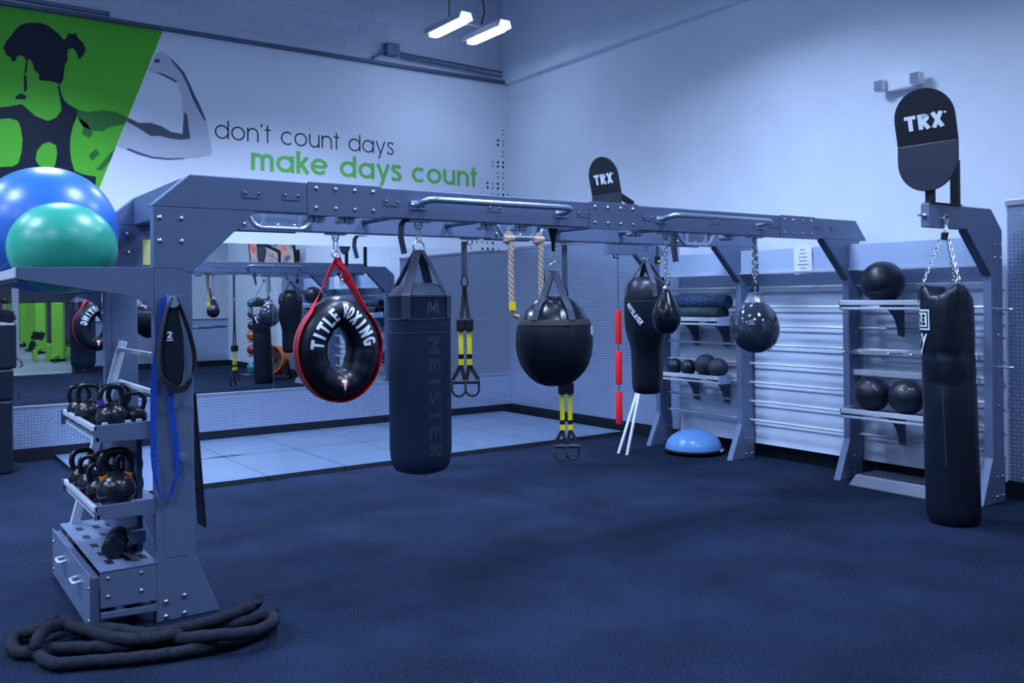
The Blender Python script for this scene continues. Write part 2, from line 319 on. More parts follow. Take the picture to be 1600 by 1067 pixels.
# ---------------------------------------------------------------- mesh helpers
class MB:
    """collects shapes into one mesh; world coordinates minus the origin of the thing it belongs to"""
    def __init__(s, org=None):
        s.v, s.f = [], []
        s.o = Vector((0, 0, 0)) if org is None else (Vector(org['_loc']) if not isinstance(org, (tuple, Vector)) else Vector(org))
    def add(s, vs, fs):
        n = len(s.v)
        s.v += [Vector(p) - s.o for p in vs]
        s.f += [tuple(i + n for i in f) for f in fs]
        return s
    def box(s, x0, x1, y0, y1, z0, z1):
        v = [(x, y, z) for z in (z0, z1) for y in (y0, y1) for x in (x0, x1)]
        return s.add(v, [(0, 2, 3, 1), (4, 5, 7, 6), (0, 1, 5, 4), (2, 6, 7, 3), (0, 4, 6, 2), (1, 3, 7, 5)])
    def prism(s, poly, ax, a, b):
        f = {'x': lambda p, t: (t, p[0], p[1]), 'y': lambda p, t: (p[0], t, p[1]), 'z': lambda p, t: (p[0], p[1], t)}[ax]
        n = len(poly)
        vs = [f(p, a) for p in poly] + [f(p, b) for p in poly]
        fs = [tuple(range(n)), tuple(range(2 * n - 1, n - 1, -1))] + [(i, (i + 1) % n, n + (i + 1) % n, n + i) for i in range(n)]
        return s.add(vs, fs)
    def obox(s, c, ax, hx, hy, hz):
        """box with axes ax=(ux,uy,uz)"""
        c = Vector(c); u, v, w = [Vector(a).normalized() for a in ax]
        vs = [c + u * (i * hx) + v * (j * hy) + w * (k * hz) for k in (-1, 1) for j in (-1, 1) for i in (-1, 1)]
        return s.add(vs, [(0, 2, 3, 1), (4, 5, 7, 6), (0, 1, 5, 4), (2, 6, 7, 3), (0, 4, 6, 2), (1, 3, 7, 5)])
    def bar(s, p, q, wd, th, up=(0, 0, 1)):
        """rectangular bar from p to q"""
        p, q = Vector(p), Vector(q)
        d = q - p; w = d.normalized()
        u = w.cross(Vector(up))
        if u.length < 1e-4: u = w.cross(Vector((1, 0, 0)))
        u.normalize(); v = u.cross(w)
        return s.obox((p + q) / 2, (u, v, w), wd / 2, th / 2, d.length / 2)
    def tube(s, pts, r, seg=10, closed=False, rf=None):
        pts = [Vector(p) for p in pts]; n = len(pts)
        T = []
        for i in range(n):
            a = pts[(i - 1) % n] if (closed or i) else pts[0]
            b = pts[(i + 1) % n] if (closed or i < n - 1) else pts[-1]
            T.append((b - a).normalized())
        u = T[0].cross(Vector((0.13, 0.27, 0.95)))
        if u.length < 0.05: u = T[0].cross(Vector((1, 0, 0)))
        u.normalize()
        vs = []; dist = 0
        for i in range(n):
            if i: dist += (pts[i] - pts[i - 1]).length
            u = (u - T[i] * u.dot(T[i])).normalized(); v = T[i].cross(u)
            for k in range(seg):
                a = 2 * PI * k / seg
                rr = r(i / (n - 1)) if callable(r) else r
                if rf: rr *= rf(a, dist)
                vs.append(pts[i] + (u * math.cos(a) + v * math.sin(a)) * rr)
        fs = []
        for i in range(n if closed else n - 1):
            j = (i + 1) % n
            for k in range(seg):
                l = (k + 1) % seg
                fs.append((i * seg + k, i * seg + l, j * seg + l, j * seg + k))
        if not closed:
            fs += [tuple(range(seg)), tuple(range((n - 1) * seg, n * seg))]
        return s.add(vs, fs)
    def strap(s, pts, wd, th, wdir):
        """flat band along pts, wdir = direction(s) of its width"""
        pts = [Vector(p) for p in pts]; n = len(pts)
        wl = [Vector(x).normalized() for x in wdir] if isinstance(wdir, list) else [Vector(wdir).normalized()] * n
        vs = []
        for i in range(n):
            t = (pts[min(i + 1, n - 1)] - pts[max(i - 1, 0)]).normalized()
            wv = (wl[i] - t * wl[i].dot(t)).normalized(); nv = t.cross(wv)
            wi = wd(i / (n - 1)) if callable(wd) else wd
            for a, b in ((-1, -1), (1, -1), (1, 1), (-1, 1)):
                vs.append(pts[i] + wv * a * wi / 2 + nv * b * th / 2)
        fs = [(0, 1, 2, 3), tuple((n - 1) * 4 + k for k in (3, 2, 1, 0))]
        for i in range(n - 1):
            for k in range(4):
                l = (k + 1) % 4
                fs.append((i * 4 + k, i * 4 + l, (i + 1) * 4 + l, (i + 1) * 4 + k))
        return s.add(vs, fs)
    def lathe(s, prof, c, seg=32, sx=1, sy=1, axis=None):
        """profile [(r,z)] turned about z through c (or about the given axis)"""
        c = Vector(c)
        if axis is None: X, Y, Z = Vector((1, 0, 0)), Vector((0, 1, 0)), Vector((0, 0, 1))
        else:
            Z = Vector(axis).normalized(); X = Z.cross(Vector((0, 0, 1)))
            if X.length < 0.01: X = Vector((1, 0, 0))
            X.normalize(); Y = Z.cross(X)
        vs, fs = [], []; n = len(prof)
        for r, z in prof:
            for k in range(seg):
                a = 2 * PI * k / seg
                vs.append(c + X * (r * sx * math.cos(a)) + Y * (r * sy * math.sin(a)) + Z * z)
        for i in range(n - 1):
            for k in range(seg):
                l = (k + 1) % seg
                fs.append((i * seg + k, i * seg + l, (i + 1) * seg + l, (i + 1) * seg + k))
        fs += [tuple(range(seg)), tuple(range((n - 1) * seg, n * seg))]
        return s.add(vs, fs)
    def cyl(s, p, q, r, seg=16):
        p, q = Vector(p), Vector(q)
        return s.lathe([(r, 0), (r, (q - p).length)], p, seg, axis=q - p)
    def dome(s, p, d, r, h):
        """bolt head at p pointing to d"""
        return s.lathe([(r, 0), (r, h * .4), (r * .75, h * .8), (r * .3, h)], p, 10, axis=d)
    def ball(s, c, r, seg=32, sz=1.0):
        n = seg // 2
        pr = [(r * math.sin(PI * i / n) + 1e-5, -r * sz * math.cos(PI * i / n)) for i in range(n + 1)]
        return s.lathe(pr, c, seg)
    def build(s, name, m, parent=None, smooth=False, bevel=0.0, angle=35):
        me = bpy.data.meshes.new(name)
        me.from_pydata([tuple(v) for v in s.v], [], s.f)
        bm = bmesh.new(); bm.from_mesh(me)
        bmesh.ops.remove_doubles(bm, verts=bm.verts, dist=1e-6)
        bmesh.ops.delete(bm, geom=[v for v in bm.verts if not v.link_faces], context='VERTS')
        bmesh.ops.recalc_face_normals(bm, faces=bm.faces)
        bm.to_mesh(me); bm.free()
        me.materials.append(MT[m] if isinstance(m, str) else m)
        if smooth:
            for p in me.polygons: p.use_smooth = True
            me.set_sharp_from_angle(angle=math.radians(angle))
        o = bpy.data.objects.new(name, me)
        COL.objects.link(o)
        if parent is not None: o.parent = parent
        if bevel:
            b = o.modifiers.new('bevel', 'BEVEL'); b.width = bevel; b.segments = 2; b.limit_method = 'ANGLE'; b.angle_limit = math.radians(40)
        return o

def thing(name, label, cat, loc=(0, 0, 0), rotz=0.0, group=None):
    o = bpy.data.objects.new(name, None)
    COL.objects.link(o)
    o.location = loc; o.rotation_euler = (0, 0, rotz)
    o.empty_display_size = 0.1
    o['label'] = label; o['category'] = cat; o['_loc'] = tuple(loc)
    if group: o['group'] = group
    return o

def tag(o, label, cat, group=None):
    o['label'] = label; o['category'] = cat
    if group: o['group'] = group
    return o

def struct(o):
    o['kind'] = 'structure'
    return o

def dup(root, loc, rotz=None, label=None, scale=None):
    r = root.copy(); COL.objects.link(r); r.location = loc; r['_loc'] = tuple(loc)
    if rotz is not None: r.rotation_euler = (0, 0, rotz)
    if scale is not None: r.scale = (scale,) * 3
    if label: r['label'] = label
    for ch in list(root.children):
        c = ch.copy(); COL.objects.link(c); c.parent = r
        for g in list(ch.children):
            d = g.copy(); COL.objects.link(d); d.parent = c
    return r

def arc(cx, cy, r, a0, a1, n=14, ry=None):
    ry = r if ry is None else ry
    return [(cx + r * math.cos(math.radians(a0 + (a1 - a0) * i / n)), cy + ry * math.sin(math.radians(a0 + (a1 - a0) * i / n))) for i in range(n + 1)]

# ---------------------------------------------------------------- lettering drawn as strokes
def lower(c, w):
    h = w / 2; r = .5 - h
    if c == 'd': return [arc(.5, .5, r, 0, 360, 28), [(1 - h, 0), (1 - h, 1.33)]], 1.0
    if c == 'a': return [arc(.5, .5, r, 0, 360, 28), [(1 - h, 0), (1 - h, 1)]], 1.0
    if c == 'o': return [arc(.5, .5, r, 0, 360, 28)], 1.0
    if c == 'c': return [arc(.5, .5, r, 48, 312, 22)], .88
    if c == 'e': return [arc(.5, .5, r, 0, 322, 26), [(h, .5), (1 - h, .5)]], 1.0
    if c == 'n': return [[(h, 0), (h, 1)], arc(.42, 1 - .42, .42 - h, 180, 0) + [(.84 - h, 0)]], .84
    if c == 'm': return [[(h, 0), (h, 1)], arc(.36, .64, .36 - h, 180, 0) + [(.72 - h, 0)], arc(1.08 - w, .64, .36 - h, 180, 0) + [(1.44 - w - h, 0)]], 1.44 - w
    if c == 'u': return [[(.84 - h, 1), (.84 - h, 0)], [(h, 1)] + arc(.42, .42, .42 - h, 180, 360)], .84
    if c == 't': return [[(.22, 0), (.22, 1.3)], [(0, 1 - h), (.46, 1 - h)]], .46
    if c == "'": return [[(.1, 1.36), (.03, 1.12)]], .14
    if c == 'y': return [[(h * .8, 1), (.42, .06)], [(.84 - h * .8, 1), (.27, -.4)]], .84
    if c == 'k': return [[(h, 0), (h, 1.33)], [(w * .7, .42), (.62, 1)], [(.26, .6), (.66, 0)]], .68
    if c == 's': return [[(.54, .80), (.47, .93), (.31, 1 - h), (.14, .92), (.08, .75), (.16, .61), (.31, .52), (.47, .42), (.54, .27), (.47, .09), (.30, h), (.12, .08), (.04, .22)]], .6
    return [], .45

def upper(c, w):
    h = w / 2; W = .62; H = 1
    g = {
        'T': [[(0, H - h), (W, H - h)], [(W / 2, 0), (W / 2, H)]],
        'I': [[(W / 2, 0), (W / 2, H)]],
        'L': [[(h, H), (h, 0)], [(0, h), (W, h)]],
        'E': [[(h, 0), (h, H)], [(0, h), (W, h)], [(0, .5), (W * .85, .5)], [(0, H - h), (W, H - h)]],
        'B': [[(h, 0), (h, H)], [(0, h), (W - .2, h)] + arc(W - .26, .26, .26 - h, -90, 90) + [(h, .52)], [(0, H - h), (W - .22, H - h)] + arc(W - .28, .75, .25 - h, 90, -90)],
        'O': [arc(W / 2, .5, W / 2 - h, 0, 360, 24, .5 - h)],
        'X': [[(h * .7, 0), (W - h * .7, H)], [(h * .7, H), (W - h * .7, 0)]],
        'N': [[(h, 0), (h, H)], [(h, H - h * .5), (W - h, h * .5)], [(W - h, 0), (W - h, H)]],
        'G': [arc(W / 2, .5, W / 2 - h, 40, 350, 22, .5 - h), [(W - h, .05), (W - h, .48)], [(W * .5, .45), (W, .45)]],
        'M': [[(h, 0), (h, H)], [(h, H - h * .5), (.42, .3)], [(.42, .3), (.84 - h, H - h * .5)], [(.84 - h, 0), (.84 - h, H)]],
        'S': [[(W - h, .78), (W * .8, H - h * 1.1), (W * .45, H - h), (h * 1.4, H - h * 1.8), (h, .74), (W * .3, .56), (W * .7, .44), (W - h, .27), (W - h * 1.4, h * 1.8), (W * .55, h), (W * .2, h * 1.1), (h, .22)]],
        'R': [[(h, 0), (h, H)], [(0, H - h), (W - .22, H - h)] + arc(W - .27, .74, .26 - h, 90, -90) + [(h, .48)], [(W * .45, .48), (W - h * .7, 0)]],
        'U': [[(h, H)] + arc(W / 2, W / 2, W / 2 - h, 180, 360) + [(W - h, H)]],
        'A': [[(h * .5, 0), (W / 2, H)], [(W - h * .5, 0), (W / 2, H)], [(W * .2, .3), (W * .8, .3)]],
        'Y': [[(h * .5, H), (W / 2, .45)], [(W - h * .5, H), (W / 2, .45)], [(W / 2, 0), (W / 2, .5)]],
        'P': [[(h, 0), (h, H)], [(0, H - h), (W - .22, H - h)] + arc(W - .27, .74, .26 - h, 90, -90) + [(h, .48)]],
        '2': [arc(.3, .7, .3 - h, 170, -35) + [(h, h)], [(h * .5, h), (.6, h)]],
    }
    adv = {'I': .25 + w, 'M': .84}.get(c, W)
    if c == 'I': return [[(adv / 2, 0), (adv / 2, H)]], adv
    return (g[c], adv) if c in g else ([], .4)

def ribbon(mb, pts, w, fn, seglen=0.2, lift=0.0):
    closed = len(pts) > 3 and (Vector(pts[0]) - Vector(pts[-1])).length < 1e-6
    P = []
    for a, b in zip(pts[:-1], pts[1:]):
        n = max(1, int((Vector(b) - Vector(a)).length / seglen))
        P += [Vector(a).lerp(Vector(b), i / n) for i in range(n)]
    if not closed: P.append(Vector(pts[-1]))
    n = len(P); Ls, Rs = [], []
    for i in range(n):
        p = P[i]
        d0 = (p - P[i - 1]) if (closed or i > 0) else (P[1] - p)
        d1 = (P[(i + 1) % n] - p) if (closed or i < n - 1) else d0
        d0 = d0.normalized(); d1 = d1.normalized()
        nn = Vector((-(d0 + d1).y, (d0 + d1).x))
        if nn.length < 1e-6: nn = Vector((-d0.y, d0.x))
        nn.normalize()
        k = 1 / max(.45, nn.dot(Vector((-d0.y, d0.x))))
        Ls.append(p + nn * w / 2 * k); Rs.append(p - nn * w / 2 * k)
    vs = []
    for q in Ls + Rs:
        p = Vector(fn(q.x, q.y))
        if lift:
            nv = (Vector(fn(q.x + .01, q.y)) - p).cross(Vector(fn(q.x, q.y + .01)) - p)
            p = p + nv.normalized() * lift
        vs.append(p)
    fs = [(i, (i + 1) % n, n + (i + 1) % n, n + i) for i in range(n if closed else n - 1)]
    mb.add(vs, fs)

def text(mb, s, fnfont, w, gap, fn, sx=1.0, seglen=.2):
    """draws s with the left end of its base line at (0,0); fn maps to the surface; returns its width"""
    x = 0
    for c in s:
        st, adv = fnfont(c, w)
        for i, l in enumerate(st):
            ribbon(mb, l, w, lambda a, b, x0=x: fn((x0 + a) * sx, b), seglen, i * .0004)
        x += adv + gap
    return (x - gap) * sx
# ---------------------------------------------------------------- the room
X0, YF, ZC = -7.5, -24.0, 7.6
o = struct(MB().box(X0, XB + .3, -2.3, YA + .3, -.2, 0).build('floor', 'carpet'))
o = struct(MB().box(X0, XB + .3, YF, -3.1, -.2, -.002).build('floor_gym', 'gymfloor'))
o = struct(MB().box(X0, XB + .3, -3.1, -2.3, -.2, -.001).build('floor_pale', 'lightfloor'))
struct(MB().box(X0, XB + .3, YF, YA + .3, ZC, ZC + .2).build('ceiling', 'ceil'))
struct(MB().box(X0, XB + .3, YA, YA + .3, 0, 4.66).build('wall_back', 'wall'))
struct(MB().box(X0, XB + .3, YA - .02, YA + .3, 4.66, ZC).build('wall_back_upper', 'brick'))
struct(MB().box(XB, XB + .3, YF, YA, 0, 4.66).build('wall_right', 'wall'))
struct(MB().box(XB - .1, XB + .3, YF, YA, 4.66, ZC).build('wall_right_upper', 'wall'))
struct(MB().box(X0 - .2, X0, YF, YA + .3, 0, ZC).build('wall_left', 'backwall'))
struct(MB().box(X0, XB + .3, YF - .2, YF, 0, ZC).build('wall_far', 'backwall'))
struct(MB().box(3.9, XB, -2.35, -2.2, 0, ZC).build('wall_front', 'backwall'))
struct(MB().box(X0, 3.0, YF, YF + .05, .9, 3.4).build('wall_far_panel', 'signface'))
# ledge at the top of the mural, bases
struct(MB().box(X0, XB - .1, YA - .075, YA, 4.655, 4.69).build('trim_ledge', 'rigdark'))
struct(MB().box(X0, XB, YA - .012, YA, 0, .14).build('baseboard_back', 'base'))
struct(MB().box(XB - .012, XB, -2.2, YA - .012, 0, .14).build('baseboard_right', 'base'))
struct(MB().box(3.9, XB - .012, -2.2, -2.19, 0, .14).build('baseboard_front', 'base'))
b = MB().box(3.72, 4.05, -2.42, -2.1, .12, ZC)
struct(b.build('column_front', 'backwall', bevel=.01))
struct(MB().box(3.69, 4.08, -2.45, -2.07, 0, .12).build('column_front_base', 'base'))
struct(MB().box(3.22, 3.40, -9.75, -9.57, 0, ZC).build('column_gym', 'wall'))
# diamond plate wainscot
struct(MB().box(X0, XB - .008, YA - .008, YA, .14, .565).build('wall_back_wainscot', 'plate'))
struct(MB().box(X0, XB - .012, YA - .016, YA - .008, .555, .575).build('trim_1', 'alu', bevel=.002))
struct(MB().box(XB - .008, XB, 7.10, YA - .008, .14, 2.31).build('wall_right_wainscot', 'plate'))
struct(MB().box(XB - .022, XB, 7.10, YA - .01, 2.31, 2.35).build('trim_2', 'alu', bevel=.003))
struct(MB().box(XB - .008, XB, 1.55, 3.53, .14, 2.31).build('wall_right_wainscot', 'plate'))
struct(MB().box(XB - .03, XB, 1.55, 3.535, 2.315, 2.36).build('trim_3', 'alu', bevel=.003))
struct(MB().box(3.95, XB - .02, -2.2, -2.192, .14, 1.17).build('wall_front_wainscot', 'plate'))
struct(MB().box(3.95, XB - .02, -2.2, -2.17, 1.17, 1.2).build('trim_4', 'rigdark'))
# mirrors
mw = [(-1.65, 'leftmost'), (.18, 'second'), (2.01, 'third'), (3.84, 'fourth'), (5.67, 'rightmost')]
for x, wd in mw:
    m_ = MB().box(x + .0015, min(x + 1.8285, XB - .012), YA - .012, YA - .004, .575, 2.305).build('mirror_panel', 'mirror')
    txt = {'leftmost': 'mirror panel behind the stacked black boxes', 'second': 'mirror panel behind the two exercise balls and kettlebells',
           'third': 'mirror panel just right of the near grey post', 'fourth': 'mirror panel behind the ring shaped bag',
           'rightmost': 'mirror panel in the room corner, reflecting diamond plate'}[wd]
    tag(m_, 'tall ' + txt, 'mirror', 'wall mirrors')

# conduit and junction box under the brick
t = thing('conduit', 'thin twin electrical conduit with a junction box above the mural', 'conduit', (5.3, YA - .1, 4.74))
MB(t).tube([(5.55, YA - .09, 4.78), (7.15, YA - .09, 4.74)], .012).build('pipe', 'rigdark', t, True)
MB(t).tube([(5.55, YA - .09, 4.83), (7.15, YA - .09, 4.80)], .012).build('pipe', 'rigdark', t, True)
MB(t).box(5.34, 5.52, YA - .14, YA - .02, 4.78, 4.93).build('junction_box', 'rig', t, bevel=.01)
MB(t).bar((5.36, YA - .1, 4.85), (5.15, YA - .1, 4.70), .03, .03).build('elbow', 'rigdark', t)
o = MB().tube([(-1.5, YA - .05, 4.77), (2.05, YA - .05, 4.735)], .022, 12).build('conduit', 'rig', None, True)
tag(o, 'long pale pipe along the ledge above the green mural', 'conduit')

# ---------------------------------------------------------------- mural
mu = thing('wall_mural', 'printed wall mural of a flexing athlete in a tank top with slogan', 'mural', (3.0, YA, 3.4))
YM = YA - .001
def flat(name, m, polys, d, parent=mu):
    b = MB(mu)
    for p in polys:
        b.add([(x, YM - d, z) for x, z in p], [tuple(range(len(p)))])
    return b.build(name, m, parent)
flat('white_field', 'vinyl', [[(-1.2, 2.32), (XB - .003, 2.32), (XB - .003, 4.655), (-1.2, 4.655)]], .0005)
flat('green_panel', 'green', [[(-1.2, 4.654), (2.61, 4.654), (1.738, 2.32), (-1.2, 2.32)]], .001)
arm = flat('flexed_arm', 'armgrey', [ARM], .0015)
flat('arm_shadow', 'armshade', [BICEPS] + EDGE, .002, arm)
top = flat('tank_top', 'navy', [TOP], .0015)
flat('back_skin', 'green', [SKINL, SKINC], .002, top)
flat('hair', 'navy', [HAIR], .002)
flat('shoulder_shade', 'greenmid', [SHOULDER] + BLOT[:3], .0025)
flat('face_shade', 'navy', BLOT[3:], .0025)
for nm, m, c in (('black_dots', 'navy', 'k'), ('teal_dots', 'teal', 't'), ('yellow_dots', 'yellow', 'y')):
    flat(nm, m, [[(x - .016, z - .016), (x + .016, z - .016), (x + .016, z + .016), (x - .016, z + .016)] for x, z, k in DOTS if k == c and x + .016 < XB], .001)
def slogan(name, s, m, x, z, xh, w, gap, total):
    n = text(MB(), s, lower, w, gap, lambda a, c: (a, 0, c))
    k = total / n; xo = 0.0
    for word in s.split(' '):
        b = MB(mu)
        wd = text(b, word, lower, w, gap, lambda a, c: (x + (xo + a) * k, YM - .002, z + c * xh))
        b.build(name, m, mu)
        xo += wd + gap + .45 + gap
slogan('slogan_line', "don't count days", 'navy', 3.176, 3.51, .163, .105, .16, 2.312)
slogan('slogan_line_bold', 'make days count', 'slogan_green', 3.595, 3.175, .205, .215, .12, 3.18)

# ---------------------------------------------------------------- ceiling lights
def lamp_mat(k):
    return mat('lamp_glow', (0.8, 0.85, 0.9), 0.4, emis=LAMP_COLOR, estr=LAMP_GLOW)
FL = ['hanging twin tube light in view near the room corner', 'twin tube light over the exercise mats', 'twin tube light over the mural athlete', 'twin tube light over the rightmost exercise mats',
      'twin tube light above the far end of the rig', 'twin tube light above the near end of the rig', 'twin tube light left of the exercise balls',
      'twin tube light above the punch bag by the storage rack', 'twin tube light above the open carpet', 'twin tube light left of the open carpet',
      'twin tube light over the first green machines in the mirror', 'twin tube light over the middle green machines in the mirror', 'twin tube light over the farthest green machines in the mirror',
      'twin tube light near the wall opposite the mirror', 'twin tube light farthest left, above the mirror side of the hall', 'twin tube light farthest left, above the camera side of the hall']
GLOW = lamp_mat(1)
for (x, y, k), lb in zip(FIXTURES, FL):
    z = LAMP_Z
    t = thing('ceiling_light', lb, 'light', (x, y, z), 0, 'hanging twin tube lights')
    gm = GLOW
    for dx in (-.275, .275):
        pf = [(-.06, .06), (-.035, .0), (.035, .0), (.06, .06), (.05, .1), (-.05, .1)]
        hb = MB(t)
        hb.prism([(x + dx + p, z + q + .022) for p, q in [(-.10, .0), (-.07, .09), (.07, .09), (.10, .0), (.092, .0), (.064, .082), (-.064, .082), (-.092, .0)]], 'y', y - .42, y + .42)
        hs = hb.build('housing', 'fixture', t)
        n = 12
        ring = [(x + dx + .07 * math.cos(2 * PI * i / 24), y + (.30 if math.sin(2 * PI * i / 24 + 1e-9) > 0 else -.30) + .07 * math.sin(2 * PI * i / 24)) for i in range(24)]
        MB(t).prism(ring, 'z', z, z + .03).build('lamp', gm, t)
    cb = MB(t)
    cb.box(x - .3, x + .3, y - .04, y + .04, z + .115, z + .135)
    cb.build('cross_bar', 'fixture', t)
    MB(t).tube([(x - .25, y, z + .13), (x - .25, y, ZC)], .006, 6).build('hanging_cable', 'black', t)
    MB(t).tube([(x + .2, y, z + .13), (x + .26, y, z + .3), (x + .2, y, z + .7), (x + .2, y, ZC)], .008, 6).build('hanging_cable', 'black', t)
# ---------------------------------------------------------------- bridge of the training rig
YN0, YN1, YR0, YR1 = 4.744, 4.850, 5.960, 6.070      # near beam, rear beam
ZT, ZB = 2.284, 2.109
rig = thing('training_bridge', 'long grey steel overhead bridge of the rig with bolted beams and a flared post', 'gym rig', (1.23, 4.81, 0))
def beam_poly():
    return [(1.134, ZB), (1.134, ZB + .012), (1.318, ZT), (7.115, ZT), (7.268, ZB + .012), (7.268, ZB)]
def post(y0, y1, nm):
    p = [(1.134, 0), (1.453, 0), (1.328, .305), (1.325, 1.775), (1.665, ZB), (1.134, ZB)]
    o = MB(rig).prism(p, 'y', y0, y1).build(nm, 'rig', rig, bevel=.005)
    # recessed cover outline and lower shoe as thin raised plates
    yy = y0 - .0025
    MB(rig).prism([(1.175, .345), (1.19, .32), (1.285, .32), (1.30, .345), (1.30, 1.62), (1.285, 1.66), (1.19, 1.66), (1.175, 1.62)], 'y', yy, y0).build('cover_plate', 'rig', o, bevel=.001)
    MB(rig).prism([(1.136, 1.80), (1.27, 1.795), (1.30, 1.775), (1.325, 1.778), (1.663, 2.107), (1.136, 2.107)], 'y', yy, y0).build('gusset_plate', 'rig', o, bevel=.001)
    for x, z in [(1.165, 2.052), (1.272, 2.052), (1.165, 1.935), (1.272, 1.935), (1.176, .10), (1.268, .115), (1.176, .025), (1.268, .025)]:
        MB(rig).dome((x, yy, z), (0, -1, 0), .0135, .012).build('bolt', 'steel', o, True)
    return o
nb = MB(rig).prism(beam_poly(), 'y', YN0, YN1).build('near_beam', 'rig', rig, bevel=.005)
rb = MB(rig).prism(beam_poly(), 'y', YR0, YR1).build('rear_beam', 'rig', rig, bevel=.005)
post(YN0, YN0 + .066, 'near_post')
rp_ = post(YR0, YR0 + .066, 'rear_post')
MB(rig).box(1.31, 1.43, YN1, YR0, ZB, ZT - .004).build('cross_beam', 'rig', rig, bevel=.004)
for i, x in enumerate((2.9, 3.6, 4.7, 5.4)):
    MB(rig).tube([(x, YN1 - .01, 2.2), (x, YR0 + .01, 2.2)], .024, 12).build('cross_tube', 'rigdark', rig, True)
for y0, ys, par in ((YN0, -1, nb), (YR0, -1, rb), (YR1, 1, rb)):
    for x in (1.958, 4.013, 6.063):
        a, b_ = (y0 - .006, y0) if ys < 0 else (y0, y0 + .006)
        pl_ = MB(rig).prism([(x, ZB - .008), (x + .46, ZB - .008), (x + .46, ZT + .005), (x, ZT + .005)], 'y', a, b_).build('joint_plate', 'rig', par, bevel=.002)
        for k in range(4):
            for z in (2.253, 2.144):
                if y0 == YN0:
                    MB(rig).dome((x + .05 + k * .118, a, z), (0, -1, 0), .0125, .011).build('bolt', 'steel', rig, True).parent = nb
                else:
                    MB(rig).dome((x + .05 + k * .118, b_ if ys > 0 else a, z), (0, ys, 0), .0125, .011).build('bolt', 'steel', par, True)
for x in (1.642, 1.865, 2.486, 3.222, 3.953, 4.569, 5.286, 5.985, 6.577, 6.793):
    for y0, ys, par in ((YN0, -1, nb), (YR1, 1, rb)):
        if ys > 0 and x < 2.4: continue
        a, b_ = (y0 - .006, y0) if ys < 0 else (y0, y0 + .006)
        q = MB(rig).prism([(x - .052, 2.185), (x - .045, 2.178), (x + .045, 2.178), (x + .052, 2.185), (x + .052, 2.218), (x - .052, 2.218)], 'y', a, b_)
        for d in (-.036, .036):
            q.dome((x + d, a if ys < 0 else b_, 2.203), (0, ys, 0), .010, .009)
        q.build('slot_cover', 'rig', par, True, angle=25)
# long pull-up handles on the outside
def bend(p, r=.05, n=5):
    out = [Vector(p[0])]
    for a, b, c in zip(p[:-2], p[1:-1], p[2:]):
        a, b, c = Vector(a), Vector(b), Vector(c)
        d0, d1 = (a - b), (c - b); k = min(r, d0.length * .45, d1.length * .45)
        s0, s1 = b + d0.normalized() * k, b + d1.normalized() * k
        for i in range(n + 1):
            t = i / n
            out.append(s0 * (1 - t) ** 2 + b * (2 * t * (1 - t)) + s1 * t * t)
    return out + [Vector(p[-1])]
for xa, xb_ in ((2.66, 3.76), (4.70, 5.80)):
    h = MB(rig)
    h.tube(bend([(xa, YN0, 2.19), (xa, YN0 - .14, 2.215), (xb_, YN0 - .14, 2.215), (xb_, YN0, 2.19)], .09), .019, 12)
    o = h.build('pullup_handle', 'handle', rig, True)
    for x in (xa, xb_):
        f = MB(rig)
        f.box(x - .055, x + .055, YN0 - .012, YN0, 2.165, 2.215)
        for d in (-.038, .038): f.dome((x + d, YN0 - .012, 2.19), (0, -1, 0), .013, .012)
        f.build('mount', 'handle', o, bevel=.002)
    h = MB(rig)
    h.tube(bend([(xa + .3, YR1, 2.19), (xa + .3, YR1 + .14, 2.215), (xb_ + .1, YR1 + .14, 2.215), (xb_ + .1, YR1, 2.19)], .09), .019, 12)
    h.build('pullup_handle', 'handle', rig, True)
# grip handles between the beams
for xa in (1.99, 4.0, 6.03):
    h = MB(rig)
    y = 5.87
    h.tube(bend([(xa, YR0, 2.225), (xa, y, 2.225), (xa + .07, y, 2.115), (xa + .42, y, 2.115), (xa + .49, y, 2.225), (xa + .49, YR0, 2.225)], .05), .016, 10)
    o = h.build('grip_handle', 'handle', rig, True)
    g = MB(rig)
    for x in (xa + .12, xa + .37): g.tube([(x, y, 2.115), (x, y, 2.24)], .014, 10)
    g.tube([(xa + .04, y, 2.235), (xa + .46, y, 2.235)], .013, 10)
    g.build('cross_grip', 'handle', o, True)
# hanger brackets under the near beam
for x in (2.05, 2.24, 3.23, 3.50, 4.55, 5.55):
    b = MB(rig)
    b.box(x - .012, x + .012, YN1 - .02, YN1 + .05, 2.075, 2.16)
    for d in (-.034, .034): b.cyl((x + d, YN1 - .015, 2.088), (x + d, YN1 + .05, 2.088), .018, 12)
    b.box(x - .05, x + .05, YN1 - .06, YN1 + .06, 2.101, 2.11)
    b.build('hook_bracket', 'handle', rig, bevel=.002)
HANG = {}
def hanger(x, y):
    b = MB(rig)
    b.box(x - .075, x + .075, y - .03, y + .03, ZB - .014, ZB)
    b.tube([(x + .024 * math.cos(a), y, ZB - .03 + .026 * math.sin(a)) for a in [2 * PI * i / 14 for i in range(14)]], .006, 8, True)
    b.build('hanger_plate', 'handle', rig, bevel=.002)
YH, YK = 4.815, 6.015
for x in (2.706, 3.752, 4.82, 5.83): hanger(x, YH)
for x in (2.695, 3.845, 4.80, 5.77): hanger(x, YK)
st = MB(rig).box(1.36, 1.41, YR0 - .004, YR0 - .002, 1.86, 2.02).build('warning_sticker', mat('sticker', (.75, .72, .25), .5), rp_)
st['label'] = 'yellow warning sticker'
st = MB(rig).box(1.44, 1.49, YR0 - .004, YR0 - .002, 1.92, 2.0).build('white_sticker', 'paper', rp_)

